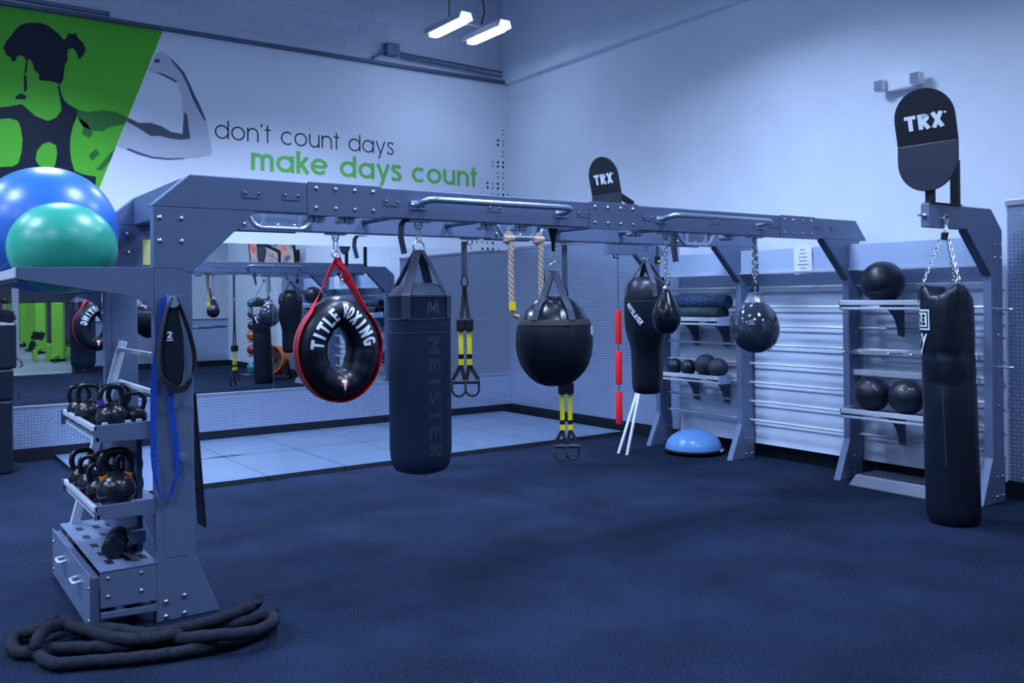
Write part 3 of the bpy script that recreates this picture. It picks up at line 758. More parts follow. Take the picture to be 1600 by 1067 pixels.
# ---------------------------------------------------------------- wall rack on the right
rack = thing('storage_rack', 'grey wall rack with four uprights, ladder bars and cantilever arms', 'storage rack', (7.1, 5.3, 0))
XU0, XU1 = 6.985, 7.17
UY = [(3.50, 3.566), (4.744, 4.81), (5.96, 6.026), (7.10, 7.166)]
for i, (a, b_) in enumerate(UY):
    p = [(6.84, 0), (7.185, 0), (7.185, .3), (XU1, .33), (XU1, ZB), (6.65, ZB), (7.0, 1.765), (6.998, .35)]
    if i in (0, 3):
        e = (6.135, 6.25)[i == 3]
        p = [(6.84, 0), (7.185, 0), (7.185, .3), (XU1, .33), (XU1, 2.115), (7.005, 2.275), (e, 2.275), (e, ZB - .005), (6.65, ZB - .005), (7.0, 1.765), (6.998, .35)]
        if i == 3:
            p = [(6.84, 0), (7.185, 0), (7.185, .3), (XU1, .33), (XU1, 2.05), (7.005, 2.19), (e, 2.19), (e, 2.08), (6.66, 2.08), (7.0, 1.765), (6.998, .35)]
    u = MB(rack).prism(p, 'y', a, b_).build('upright', 'rig', rack, bevel=.005)
    q = MB(rack)
    q.prism([(7.05, .33), (7.06, .31), (7.12, .31), (7.13, .33), (7.13, 1.68), (7.05, 1.68)], 'y', a - .002, a)
    q.build('cover_plate', 'rig', u, bevel=.001)
    for x, z in [(7.05, .2), (7.14, .2), (7.05, .05), (7.14, .05), (7.05, 2.0), (7.14, 2.0), (7.05, 1.9), (7.14, 1.9), (7.09, 1.3), (7.09, .75)]:
        if z > 1.95 and i == 3: continue
        MB(rack).dome((x, a - .002, z), (0, -1, 0), .011, .01).build('bolt', 'steel', u, True)
    f = MB(rack)
    f.obox(((6.65 + 7.0) / 2 - .006, (a + b_) / 2, (ZB + 1.765) / 2 - .006), ((.35, 0, -.344), (0, 1, 0), (.344, 0, .35)), .24, .0335, .004)
    f.build('brace_flange', 'rigdark', u)
for k in range(3):
    a, b_ = UY[k][1], UY[k + 1][0]
    MB(rack).box(7.005, 7.15, a, b_, 1.856, 2.07).build('header_panel', 'header', rack, bevel=.004)
    MB(rack).box(6.99, 7.02, a, b_, 1.84, 1.856).build('header_lip', 'shelf', rack)
    for j in range(8):
        z = 1.705 - .1886 * j
        MB(rack).tube([(7.13, a - .004, z), (7.13, b_ + .004, z)], .0125, 10).build('ladder_bar', 'shelf', rack, True)
    q = MB(rack)
    for j in range(9):
        z1 = 1.84 - .1886 * j
        q.prism([(7.21, z1 - .1876), (7.235, z1 - .1876), (7.235, z1), (7.222, z1)], 'y', a - .06, b_ + (.06 if k < 2 else -.1))
    q.build('slat_panel', 'panel', rack)
SX0 = 6.70
def tray(nm, y0, y1, z, x0, curved=True):
    q = MB(rack)
    q.box(x0 + .02, 7.06, y0, y1, z - .008, z)
    t_ = q.build(nm, 'rig', rack)
    r = MB(rack)
    r.box(x0, x0 + .02, y0 - .01, y1 + .01, z - .012, z + .028)
    r.box(x0 + .008, x0 + .03, y0 - .01, y1 + .01, z - .05, z - .03)
    r.build('front_rail', 'shelf', t_, bevel=.003)
    for y in (y0 - .004, y1 - .002):
        MB(rack).prism([(x0, z - .055), (x0, z + .028), (6.99, z + .04), (6.99, z - .055)], 'y', y, y + .006).build('end_plate', 'header', t_)
    for y in (y0 + (y1 - y0) * .2, y0 + (y1 - y0) * .62):
        pr = [(x0 + .08, z - .01)] + [(x0 + .08 + .26 * math.sin(a), z - .01 - .24 * (1 - math.cos(a)) - .02) for a in [PI / 2 * i / 8 for i in range(9)]] + [(x0 + .40, z - .29), (x0 + .40, z - .01)]
        MB(rack).prism(pr, 'y', y, y + .03).build('bracket', 'rigdark', t_)
    return t_
tray('shelf', 6.09, 7.09, 1.385, 6.80)
tray('shelf', 6.09, 7.09, .80, 6.80)
tray('shelf', 3.70, 4.625, 1.55, 6.69)
tray('shelf', 3.70, 4.625, .632, 6.69)
# hook rail in the near bay
q = MB(rack).box(7.05, 7.10, 3.64, 4.744, 1.10, 1.14).build('hook_rail', 'shelf', rack, bevel=.003)
for y in (4.70, 4.28, 4.08, 3.88):
    MB(rack).tube([(7.06, y, 1.12), (6.86, y, 1.125)], .009, 8).ball((6.86, y, 1.125), .016, 10).build('storage_hook', 'steel', q, True)
MB(rack).box(7.05, 7.09, 3.64, 4.744, .915, .965).build('accessory_rail', 'shelf', rack, bevel=.003)
for z in (1.05, 1.50):
    MB(rack).tube([(7.12, 3.5, z), (7.12, 3.40, z)], .009, 8).build('side_peg', 'steel', rack, True)
# eye bolt through the near arm
e = MB(rack)
e.tube([(6.30 + .028 * math.cos(a), 3.47, 2.167 + .028 * math.sin(a)) for a in [2 * PI * i / 16 for i in range(16)]], .009, 8, True)
e.tube([(6.30, 3.5, 2.167), (6.30, 3.475, 2.167)], .014, 8)
e.tube([(6.135, 3.533, 2.185), (6.05, 3.533, 2.185)], .008, 8)
e.dome((6.135, 3.533, 2.185), (-1, 0, 0), .02, .02)
e.build('eye_bolt', 'steel', rack, True)

# branded suspension boards on the outer arms
def board(x, y, z0, z1, armz, lab):
    t = thing('sign_board', lab, 'sign', (x, y, armz), 0, 'suspension training boards')
    W = .225
    zb = z0 + (z1 - z0) * .47
    def side(a0, a1, cz, rz, n=18):
        return [(y + W * math.cos(math.radians(a0 + (a1 - a0) * i / n)), cz + rz * math.sin(math.radians(a0 + (a1 - a0) * i / n))) for i in range(n + 1)]
    lo = [(y + W, zb)] + [(y - W, zb)] + side(180, 360, z0 + .225, .225)
    MB(t).prism(lo, 'x', x, x + .02).build('lower_board', 'signface', t, bevel=.003)
    dx = lambda z: x - (z - zb) * .22          # upper half tips forward
    up = [(y - W, zb), (y + W, zb)] + side(0, 180, z1 - .21, .21)
    n = len(up); vs = [(dx(z), yy, z) for yy, z in up] + [(dx(z) + .02, yy, z) for yy, z in up]
    MB(t).add(vs, [tuple(range(n)), tuple(range(2 * n - 1, n - 1, -1))] + [(i, (i + 1) % n, n + (i + 1) % n, n + i) for i in range(n)]).build('upper_board', 'signdark', t, bevel=.003)
    lg = MB(t)
    n = text(MB(), 'TRX', upper, .24, .10, lambda a, c: (a, 0, c))
    zc = zb + .10
    text(lg, 'TRX', upper, .24, .10, lambda a, c: (dx(zc + c * .105) - .002, y + .145 - a * .29 / n, zc + c * .105))
    ribbon(lg, [(0, 0), (1, 0)], 1, lambda a, c: (dx(zc + .10) - .002, y - .155 - a * .015, zc + .093 + c * .012))
    lg.build('logo', 'white', t)
    s = MB(t)
    s.box(x + .022, x + .06, y - .03, y + .03, armz + .008, z0 + .35)
    s.box(x + .36, x + .40, y - .03, y + .03, armz + .008, z0 + .25)
    s.bar((x + .38, y, z0 + .25), (x + .04, y, z0 + .40), .06, .035, (0, 1, 0))
    s.box(x + .0, x + .42, y - .035, y + .035, armz, armz + .008)
    s.build('stand', 'black', t, bevel=.003)
board(6.145, 3.52, 2.362, 3.09, 2.275, 'black oval board with white letters on the near arm, under the emergency light')
board(6.265, 7.13, 2.38, 3.10, 2.19, 'black oval board with white letters half hidden behind the bridge beam')

# notice and emergency light
t = thing('notice', 'white printed sheet taped to the rack header', 'notice', (6.998, 5.215, 1.95))
vs = [(6.985, 5.315, 2.095), (6.985, 5.115, 2.08), (6.999, 5.118, 1.832), (6.999, 5.317, 1.82)]
MB(t).add(vs + [(x + .003, y, z) for x, y, z in vs], [(0, 1, 2, 3), (7, 6, 5, 4), (0, 4, 5, 1), (1, 5, 6, 2), (2, 6, 7, 3), (3, 7, 4, 0)]).build('sheet', 'paper', t)
q = MB(t)
for k, wd in enumerate((.05, .07, .09, .085, .12, .06)):
    z = 2.05 - k * .034
    q.box(6.9835 + (2.09 - z) * .052, 6.985 + (2.09 - z) * .052, 5.216 - wd / 2, 5.216 + wd / 2, z - .006, z)
q.build('print', 'ink', t)
t = thing('emergency_light', 'white twin head emergency light on the right wall', 'emergency light', (XB, 4.37, 3.46))
MB(t).box(XB - .09, XB, 4.26, 4.50, 3.40, 3.52).build('housing', 'lighthousing', t, bevel=.012)
for y in (4.55, 4.215):
    hd = MB(t).box(XB - .15, XB - .06, y - .045, y + .045, 3.41, 3.51).build('lamp_head', 'lighthousing', t, bevel=.015)
    MB(t).box(XB - .153, XB - .149, y - .036, y + .036, 3.42, 3.50).build('lens', 'lens', hd)
# ---------------------------------------------------------------- hanging bags
def chain(mb, p, q, n, r=.012, th=.0035):
    p, q = Vector(p), Vector(q); d = (q - p) / n; w = d.normalized()
    u = w.cross(Vector((0, 1, 0.1))).normalized(); v = w.cross(u)
    for i in range(n):
        c = p + d * (i + .5); L = d.length * .5 + th * 1.6
        a = u if i % 2 else v
        pts = []
        for k in range(12):
            t = 2 * PI * k / 12
            pts.append(c + w * (L * math.cos(t)) + a * (r * math.sin(t) * .8))
        mb.tube(pts, th, 6, True)
    return mb
def carabiner(mb, c, h, w, dirn=(1, 0, 0), th=.005):
    d = Vector(dirn).normalized(); z = Vector((0, 0, 1)); c = Vector(c)
    mb.tube([c + d * (w / 2 * math.cos(t)) + z * (h / 2 * math.sin(t)) for t in [2 * PI * i / 18 for i in range(18)]], th, 8, True)
    return mb
CAMD = Vector((-.49, -.87, 0))
def vdir(x, y):
    return Vector((-x, -y, 0)).normalized()      # horizontal direction from a point towards the camera side
def cyl_map(c, r, a0, off=.0012):
    """maps (s along the rim to the viewer's right, z) on a vertical cylinder; a0 = direction angle where s=0"""
    return lambda s, z: (c[0] + (r + off) * math.cos(a0 + s / r), c[1] + (r + off) * math.sin(a0 + s / r), z)

# -- grey canvas heavy bag
cx, cy = 2.706, YH
t = thing('punching_bag', 'matte grey-black canvas heavy bag with vertical lettering hanging from four straps', 'punching bag', (cx, cy, .565))
R = .19
pr = [(.01, .565), (.10, .567), (.155, .585), (.178, .62), (R - .004, .67), (R, .72), (R, 1.50), (R, 1.635), (R + .003, 1.648), (R - .01, 1.66), (.15, 1.70), (.08, 1.725), (.01, 1.73)]
body = MB(t).lathe(pr, (cx, cy, 0), 48).build('bag_body', 'canvas', t, True)
q = MB(t)
for z0, z1 in ((1.50, 1.508), (1.42, 1.426), (1.632, 1.648)):
    q.lathe([(R + .001, z0), (R + .004, (z0 + z1) / 2), (R + .001, z1)], (cx, cy, 0), 48)
q.build('seam', 'webd', body, True)
apex = Vector((cx, cy, 1.925))
a_cam = math.atan2(-cy, -cx)
for k in range(4):
    a = a_cam + math.radians(-24) + k * PI / 2
    o_ = Vector((math.cos(a), math.sin(a), 0))
    p = [apex + o_ * .022 + Vector((0, 0, .0)), Vector((cx, cy, 1.665)) + o_ * (R - .012), Vector((cx, cy, 1.645)) + o_ * (R + .006), Vector((cx, cy, 1.505)) + o_ * (R + .004)]
    MB(t).strap(p, .058, .005, Vector((-o_.y, o_.x, 0))).build('strap', 'web', t)
q = MB(t)
carabiner(q, (cx, cy, 1.945), .07, .075, (1, 0, 0))
carabiner(q, (cx, cy, 2.03), .11, .028, (1, 0, 0), .005)
q.build('hook', 'steel', t, True)
q = MB(t)
fn0 = cyl_map((cx, cy), R, a_cam + math.radians(28))
n = text(MB(), 'MEISTER', upper, .20, .22, lambda a, c: (a, 0, c))
text(q, 'MEISTER', upper, .20, .22, lambda a, c: fn0((c - .5) * .080, 1.40 - a * .72 / n), seglen=.15)
q.build('lettering', 'grey', body)
q = MB(t)
for a_off in (25, -78):
    fn1 = cyl_map((cx, cy), R, a_cam + math.radians(a_off), .0035)
    for l in ([(-.5, 0), (-.5, .72), (-.36, 1), (-.2, .8)], [(-.26, .8), (0, .45), (.26, .8)], [(.5, 0), (.5, .72), (.36, 1), (.2, .8)], [(-.2, .2), (-.2, .6)], [(.2, .2), (.2, .6)]):
        ribbon(q, l, .17, lambda a, c: fn1(a * .062, 1.535 + c * .07))
q.build('emblem', 'midgrey', body)
MB(t).tube([(cx, cy, .567), (cx + .01, cy, .548), (cx + .03, cy, .535)], .006, 8).build('bottom_ring', 'steel', t, True)
# a loose strap next to it
def loose(x, y, z0, z1, lab, wd=.035, m='web', curve=.02):
    t = thing('loose_strap', lab, 'strap', (x, y, z0))
    MB(t).strap([(x + .10, y, z0), (x + .02, y - .02, z0 - .005), (x, y - .025, z0 - .03), (x - .004, y - .022, (z0 + z1) / 2), (x + curve, y - .02, z1)], wd, .004, (1, -.5, .02)).build('webbing', m, t)
    return t
loose(2.575, YH, ZB - .004, 1.90, 'short grey strap end dangling beside the hook of the canvas heavy bag')

# -- suspension ring bag
cx, cy, cz = 2.695, 6.015, 1.282
t = thing('ring_bag', 'black ring shaped bag with white arched lettering hung from a red striped strap', 'punching bag', (cx, cy, .885))
def ring_c(a):           # centre line
    x, z = .203 * math.cos(a), .272 * math.sin(a)
    if z > 0: x *= 1 - .36 * (z / .272) ** 2
    return x, z - .004
def ring_n(a):
    e = .01
    x0, z0 = ring_c(a - e); x1, z1 = ring_c(a + e)
    d = Vector((x1 - x0, z1 - z0)).normalized()
    return d.y, -d.x       # outward
def ring_r(a):
    return .108 + .018 * max(0, math.sin(a)) * 0 + .012 * math.cos(a) ** 2
def ring_p(a, rho, off=0.0, side=-1):
    x, z = ring_c(a); nx, nz = ring_n(a); r = ring_r(a)
    y = .135 * math.sqrt(max(0, 1 - (rho / r) ** 2)) + off
    return (cx + x + nx * rho, cy + side * y, cz + z + nz * rho)
na, nr = 72, 24
vs, fs = [], []
for i in range(na):
    a = 2 * PI * i / na
    for k in range(nr):
        b = 2 * PI * k / nr
        x, z = ring_c(a); nx, nz = ring_n(a); r = ring_r(a)
        wr = 1 + .014 * math.sin(13 * a + 2 * math.sin(b)) * (1 if math.cos(b) < .4 else .3) + .01 * math.sin(29 * a + b)
        rho = r * math.cos(b) * wr
        vs.append((cx + x + nx * rho, cy + .135 * math.sin(b) * wr, cz + z + nz * rho))
for i in range(na):
    for k in range(nr):
        fs.append((i * nr + k, i * nr + (k + 1) % nr, ((i + 1) % na) * nr + (k + 1) % nr, ((i + 1) % na) * nr + k))
body = MB(t).add(vs, fs).build('ring_body', 'ring', t, True, angle=60)
ap = Vector((cx, cy - .01, 1.925))
def rim(a, y=-.042): 
    x, z = ring_c(a); nx, nz = ring_n(a); r = ring_r(a) + .004
    return Vector((cx + x + nx * r, cy + y, cz + z + nz * r))
r0, r1 = rim(math.radians(138)), rim(math.radians(402))
rp = [rim(math.radians(a)) for a in range(138, 403, 8)]
pl_ = [ap, ap.lerp(r0, .33), ap.lerp(r0, .66)] + rp + [r1.lerp(ap, .33), r1.lerp(ap, .66), ap]
wl = [Vector((.9, .5, .5)), Vector((.8, .6, .45)), Vector((.5, .8, .3))] + [Vector((0, 1, 0))] * len(rp) + [Vector((-.4, .8, .3)), Vector((-.7, .5, .45)), Vector((-.9, .3, .5))]
sp_ = MB(t).strap(pl_, lambda f: .05 + .048 * math.sin(PI * f) ** .5, .004, wl).build('hanging_strap', 'red', t)
c_ = sum(pl_, Vector()) / len(pl_)
pl2 = [p + (p - Vector((cx, p.y, cz))).normalized() * .0016 for p in pl_]
MB(t).strap(pl2[3:-3], .026, .004, wl[3:-3]).build('grey_stripe', 'web', sp_)
for sgn in (-1, 1):
    q = MB(t)
    def place(word, a_start, a_end):
        n = text(MB(), word, upper, .21, .16, lambda a, c: (a, 0, c))
        m_ = math.radians
        text(q, word, upper, .21, .16, lambda a, c: ring_p(m_((a_start + (a_end - a_start) * a / n) if sgn < 0 else 180 - (a_start + (a_end - a_start) * a / n)), -.050 + c * .100, .004, sgn), seglen=.12)
    place('TITLE', 179, 112)
    place('BOXING', 91, 4)
    q.build('lettering', 'white', body)
    q = MB(t)
    tri = lambda s, d: ring_p(m_(270 + (s * 13) * sgn * -1), d * .055, .004, sgn)
    m_ = math.radians
    q.add([tri(-1, -1.1), tri(-.5, -1.1), tri(0, -1.1), tri(.5, -1.1), tri(1, -1.1), tri(.55, -.2), tri(0, .9), tri(-.55, -.2)], [tuple(range(8))])
    q.build('badge', 'red', body)
    q = MB(t)
    tt = lambda s, d: ring_p(m_(270 + (s * 13) * sgn * -1), d * .055, .006, sgn)
    ribbon(q, [(-.55, -.75), (.55, -.75)], .4, tt); ribbon(q, [(0, -.75), (0, .4)], .34, tt)
    q.build('badge_letter', 'white', body)
q = MB(t)
carabiner(q, (cx, cy, 2.03), .11, .03)
carabiner(q, (cx, cy, 1.955), .05, .06)
carabiner(q, (cx, cy - .01, 1.935), .05, .05, (.5, .8, 0))
chain(q, (cx + .03, cy, 1.96), (cx + .05, cy, 1.74), 7, .012)
q.build('chain', 'steel', t, True)
loose(cx + .14, cy, ZB - .012, 1.93, 'short grey strap end dangling above the ring shaped bag', .03)

# -- round wrecking ball bag
cx, cy = 3.752, YH
t = thing('punching_bag', 'round black ball shaped bag with a belt seam and four straps', 'punching bag', (cx, cy, 1.03))
pr = [(.01, 1.028), (.07, 1.032), (.12, 1.05), (.166, 1.085), (.205, 1.128), (.236, 1.18), (.255, 1.245), (.263, 1.31), (.262, 1.37), (.254, 1.42), (.240, 1.465), (.222, 1.505), (.197, 1.545), (.155, 1.592), (.11, 1.62), (.05, 1.632), (.01, 1.632)]
def puck(pr, seg, amp, lobes, c):
    b = MB(t)
    b.lathe(pr, c, seg)
    return b
vs, fs = [], []; seg = 72
for r, z in pr:
    for k in range(seg):
        a = 2 * PI * k / seg
        g = abs(math.sin(2 * (a - a_cam - .2)))
        rr = r * (1 - .05 * math.exp(-(g / .10) ** 2) * (1 + .4 * math.sin(z * 160))) 
        vs.append((cx + rr * math.cos(a), cy + rr * math.sin(a), z + .004 * math.sin(9 * a)))
n = len(pr)
for i in range(n - 1):
    for k in range(seg):
        fs.append((i * seg + k, i * seg + (k + 1) % seg, (i + 1) * seg + (k + 1) % seg, (i + 1) * seg + k))
fs += [tuple(range(seg)), tuple(range((n - 1) * seg, n * seg))]
cut = 10 * seg
fl = [f for f in fs if max(f) < cut + seg and len(f) == 4 and min(f) < cut] + [tuple(range(seg))]
fu = [f for f in fs if min(f) >= cut - 0 and len(f) == 4] + [tuple(range((n - 1) * seg, n * seg))]
body = MB(t).add(vs, fl).build('bag_body', 'matteblack', t, True, angle=50)
MB(t).add(vs, fu).build('top_cap', 'blackg', t, True, angle=50)
MB(t).lathe([(.247, 1.440), (.252, 1.443), (.240, 1.476), (.237, 1.48), (.230, 1.478)], (cx, cy, 0), 64).build('belt', 'webd', body, True)
apex = Vector((cx, cy, 1.81)); a_cam2 = math.atan2(-cy, -cx)
for k in range(4):
    a = a_cam2 + math.radians(-33 if k % 2 == 0 else 30) + (k // 2) * PI
    o_ = Vector((math.cos(a), math.sin(a), 0))
    c0 = Vector((cx, cy, 0))
    p = [apex + o_ * .012, c0 + o_ * .135 + Vector((0, 0, 1.632)), c0 + o_ * .206 + Vector((0, 0, 1.550)), c0 + o_ * .241 + Vector((0, 0, 1.478))]
    MB(t).strap(p, .05, .005, Vector((-o_.y, o_.x, 0))).build('strap', 'web', t)
q = MB(t)
carabiner(q, (cx, cy, 1.83), .06, .075, (1, 0, 0), .005)
q.tube([(cx, cy, 1.86), (cx, cy, 1.95)], .004, 8)
carabiner(q, (cx, cy, 1.90), .08, .03)
q.build('hook', 'steel', t, True)
q = MB(t)
q.lathe([(.03, 2.065), (.035, 2.085), (.035, 2.095)], (cx, cy, 0), 14)
q.lathe([(.012, 1.94), (.014, 2.0), (.03, 2.065)], (cx, cy, 0), 14)
q.build('swivel', 'black', t, True)
fnb = lambda s, z: (cx + (.2625 + .001) * math.cos(a_cam2 + s), cy + .2635 * math.sin(a_cam2 + s), z)
q = MB(t)
q.add([fnb(1.18, 1.385), fnb(1.30, 1.37), fnb(1.42, 1.37), fnb(1.42, 1.435), fnb(1.3, 1.435), fnb(1.18, 1.43)], [(0, 1, 2, 3, 4, 5)])
q.build('label', 'white', body)

# -- uppercut bag
cx, cy = 5.768, YK
t = thing('punching_bag', 'black uppercut bag with a bulging head and tapering body, behind the small speed bag', 'punching bag', (cx, cy, .735))
pr = [(.01, .735), (.08, .737), (.122, .75), (.138, .79), (.142, .86), (.144, 1.0), (.147, 1.12), (.160, 1.19), (.184, 1.265), (.201, 1.35), (.206, 1.45), (.205, 1.60), (.197, 1.69), (.172, 1.755), (.12, 1.80), (.05, 1.815), (.01, 1.815)]
body = MB(t).lathe(pr, (cx, cy, 0), 40).build('bag_body', 'blackm', t, True, angle=60)
MB(t).lathe([(.2045, 1.585), (.2075, 1.588), (.2045, 1.591)], (cx, cy, 0), 40).build('seam', 'webd', body, True)
a3 = math.atan2(-cy, -cx)
apex = Vector((cx, cy, 1.965))
for k in range(4):
    a = a3 + math.radians(22) + k * PI / 2
    o_ = Vector((math.cos(a), math.sin(a), 0)); c0 = Vector((cx, cy, 0))
    MB(t).strap([apex + o_ * .01, c0 + o_ * .13 + Vector((0, 0, 1.803)), c0 + o_ * .182 + Vector((0, 0, 1.748)), c0 + o_ * .2065 + Vector((0, 0, 1.63))], .045, .005, Vector((-o_.y, o_.x, 0))).build('strap', 'web', t)
q = MB(t)
carabiner(q, (cx, cy, 2.03), .13, .045, (1, -.5, 0), .006)
carabiner(q, (cx, cy, 1.965), .05, .06, (1, -.4, 0))
q.build('hook', 'steel', t, True)
fn0 = cyl_map((cx, cy), .2065, a3 - math.radians(33), .0015)
q = MB(t)
n = text(MB(), 'OUTSLAYER', upper, .22, .12, lambda a, c: (a, 0, c))
ct, sn = math.cos(math.radians(-50)), math.sin(math.radians(-50))
def slant(a, c):
    u_, v_ = a * .235 / n - .1175, (c - .5) * .045
    return fn0(u_ * ct - v_ * sn, 1.475 + u_ * sn + v_ * ct)
text(q, 'OUTSLAYER', upper, .22, .12, slant, seglen=.15)
q.build('lettering', 'white', body)
loose(5.40, 5.32, 2.17, 1.915, 'wide grey strap hanging near the far end of the bridge by the rack header', .05)
t = thing('padlock', 'small black lock with a yellow sticker hooked beside the uppercut bag', 'lock', (5.90, YK - .01, 1.93))
MB(t).box(5.88, 5.925, YK - .025, YK + .005, 1.93, 2.00).tube([(5.89, YK - .01, 2.0), (5.89, YK - .01, 2.06), (5.90, YK - .01, 2.095), (5.915, YK - .01, 2.06), (5.915, YK - .01, 2.0)], .005, 8).build('body', 'black', t, bevel=.003)
MB(t).box(5.89, 5.918, YK - .027, YK - .025, 1.945, 1.965).build('sticker', 'yellowtape', t)

# -- speed bag
cx, cy = 4.82, YH
t = thing('speed_bag', 'small dark glossy teardrop speed bag on a long chain', 'speed bag', (cx, cy, 1.345))
pr = [(.005, 1.345), (.05, 1.352), (.085, 1.385), (.104, 1.43), (.108, 1.475), (.098, 1.53), (.075, 1.585), (.05, 1.63), (.034, 1.66), (.028, 1.672), (.005, 1.675)]
MB(t).lathe(pr, (cx, cy, 0), 32).build('bag_body', 'blackg', t, True, angle=60)
MB(t).lathe([(.012, 1.67), (.03, 1.675), (.03, 1.69), (.012, 1.71)], (cx, cy, 0), 16).build('cap', 'steel', t, True)
q = MB(t); chain(q, (cx, cy, 1.70), (cx, cy, 2.085), 13, .014, .004)
chain(q, (cx + .01, cy, 1.72), (cx + .03, cy, 1.80), 3, .014, .004)
q.build('chain', 'steel', t, True)

# -- aqua bag
cx, cy = 5.83, YH
t = thing('aqua_bag', 'large glossy teardrop water bag with metallic collar at the right end of the near beam', 'punching bag', (cx, cy, 1.155))
pr = [(.005, 1.157), (.07, 1.165), (.125, 1.195), (.168, 1.245), (.19, 1.31), (.193, 1.37), (.178, 1.44), (.148, 1.50), (.112, 1.545), (.085, 1.575)]
MB(t).lathe(pr, (cx, cy, 0), 40).build('bag_body', mat('aqua_vinyl', (.035, .045, .075), .10, .0, coat=.8, var=.5, vscale=5, bump=.15, bscale=6), t, True, angle=60)
vs, fs = [], []; pr2 = [(.087, 1.572), (.068, 1.605), (.058, 1.635), (.06, 1.648), (.012, 1.655)]; seg = 48
for r, z in pr2:
    for k in range(seg):
        a = 2 * PI * k / seg; rr = r * (1 + .05 * math.sin(12 * a))
        vs.append((cx + rr * math.cos(a), cy + rr * math.sin(a), z))
for i in range(len(pr2) - 1):
    for k in range(seg): fs.append((i * seg + k, i * seg + (k + 1) % seg, (i + 1) * seg + (k + 1) % seg, (i + 1) * seg + k))
MB(t).add(vs, fs).build('collar', mat('collar_vinyl', (.30, .33, .42), .25, .6), t, True, angle=50)
q = MB(t)
carabiner(q, (cx, cy, 1.685), .07, .05, (1, -1, 0), .008)
q.build('ring', 'black', t, True)
q = MB(t); chain(q, (cx, cy, 1.71), (cx, cy, 1.83), 4, .014, .005)
for dx in (-.02, .012, .03): chain(q, (cx + dx, cy, 1.80), (cx + dx * .3, cy, 2.085), 9, .015, .005)
q.build('chain', 'steel', t, True)
a4 = math.atan2(-cy, -cx)
q = MB(t)
for k, l in enumerate(([(-.5, 0), (.5, 0)], [(-.4, .3), (.4, .3)], [(-.5, .55), (.3, .6)])):
    ribbon(q, l, .12, lambda a, c: (cx + (.1945 - .02 * c) * math.cos(a4 + a * .3 - .15), cy + (.1945 - .02 * c) * math.sin(a4 + a * .3 - .15), 1.40 + c * .05))
q.build('print', 'wornprint', t)

# -- long title bag at the right, its foot resting on the carpet
bx, by = 6.225, 3.395
tx, ty = 6.17, 3.405
t = thing('punching_bag', 'tall black vinyl heavy bag on chains with its foot resting on the carpet', 'punching bag', (bx, by, 0))
R = .178; seg = 56
prof = [(.01, 0.0), (.14, .001), (.163, .012), (.168, .03), (.176, .05), (R, .10), (R, .55), (.176, .80), (.176, .985), (.171, 1.0), (.176, 1.02), (.174, 1.13), (.170, 1.185), (.165, 1.20), (.172, 1.225), (.174, 1.30), (.175, 1.42), (.172, 1.52), (.166, 1.60), (.155, 1.64), (.135, 1.655), (.10, 1.645), (.01, 1.64)]
vs, fs = [], []
for r, z in prof:
    f = z / 1.72
    ox, oy = bx + (tx - bx) * f, by + (ty - by) * f
    for k in range(seg):
        a = 2 * PI * k / seg
        rr = r
        if 1.13 < z < 1.3: rr += .006 * math.sin(7 * a + z * 30)
        zz = z
        if 1.5 < z: zz += .035 * (z - 1.5) / .14 * math.cos(3 * (a + 2.0)); rr += .004 * math.sin(14 * a)
        if .97 < z < 1.03: zz += .008 * math.sin(3 * a)
        vs.append((ox + rr * math.cos(a), oy + rr * math.sin(a), zz))
n = len(prof)
for i in range(n - 1):
    for k in range(seg): fs.append((i * seg + k, i * seg + (k + 1) % seg, (i + 1) * seg + (k + 1) % seg, (i + 1) * seg + k))
fs += [tuple(range(seg)), tuple(range((n - 1) * seg, n * seg))]
body = MB(t).add(vs, fs).build('bag_body', 'blackm', t, True, angle=55)
a5 = math.atan2(-by, -bx)
hook = Vector((6.30, 3.47, 2.14))
q = MB(t); tabs = MB(t)
for k in range(3):
    a = -2.0 + k * 2 * PI / 3
    o_ = Vector((math.cos(a), math.sin(a), 0))
    p = Vector((tx, ty, 1.70)) + o_ * .14
    carabiner(q, p + Vector((0, 0, -.005)), .06, .05, Vector((-o_.y, o_.x, 0)), .005)
    chain(q, p + Vector((0, 0, .02)), hook.lerp(Vector((tx, ty, 2.0)), .25), 15, .011, .0035)
    tabs.strap([p + o_ * .012 + Vector((0, 0, -.02)), p + o_ * .034 + Vector((0, 0, -.06)), p + o_ * .037 + Vector((0, 0, -.14))], .06, .004, Vector((-o_.y, o_.x, 0)))
chain(q, hook.lerp(Vector((tx, ty, 2.0)), .25), hook, 4, .013, .004)
q.build('chain', 'steel', t, True)
tabs.build('tab', 'blackg', t)
q = MB(t)
q.tube([(6.23, 3.44, 2.01), (6.235, 3.44, 2.06)], .025, 8)
q.build('spring', 'black', t, True)
def on_bag(s, z, off=.0015, a=a5 - math.radians(71)):
    f = z / 1.72; r = .175 + off
    return (bx + (tx - bx) * f + r * math.cos(a + s / r), by + (ty - by) * f + r * math.sin(a + s / r), z)
q = MB(t)
def patch(mb, s0, s1, z0, z1, off, n=12):
    vs = [on_bag(s0 + (s1 - s0) * i / n, z, off) for z in (z0, z1) for i in range(n + 1)]
    mb.add(vs, [(i, i + 1, n + 2 + i, n + 1 + i) for i in range(n)])
patch(q, -.15, .10, 1.37, 1.515, .002)
lab = q.build('label_patch', 'white', body)
q = MB(t); patch(q, -.14, .09, 1.383, 1.502, .003); q.build('label_field', 'signdark', lab)
q = MB(t); patch(q, -.13, .08, 1.393, 1.492, .004); q.build('label_inner', 'white', lab)
q = MB(t)
n = text(MB(), 'TITLE', upper, .25, .14, lambda a, c: (a, 0, c))
text(q, 'TITLE', upper, .25, .14, lambda a, c: on_bag(-.115 + a * .18 / n, 1.405 + c * .075, .005), seglen=.12)
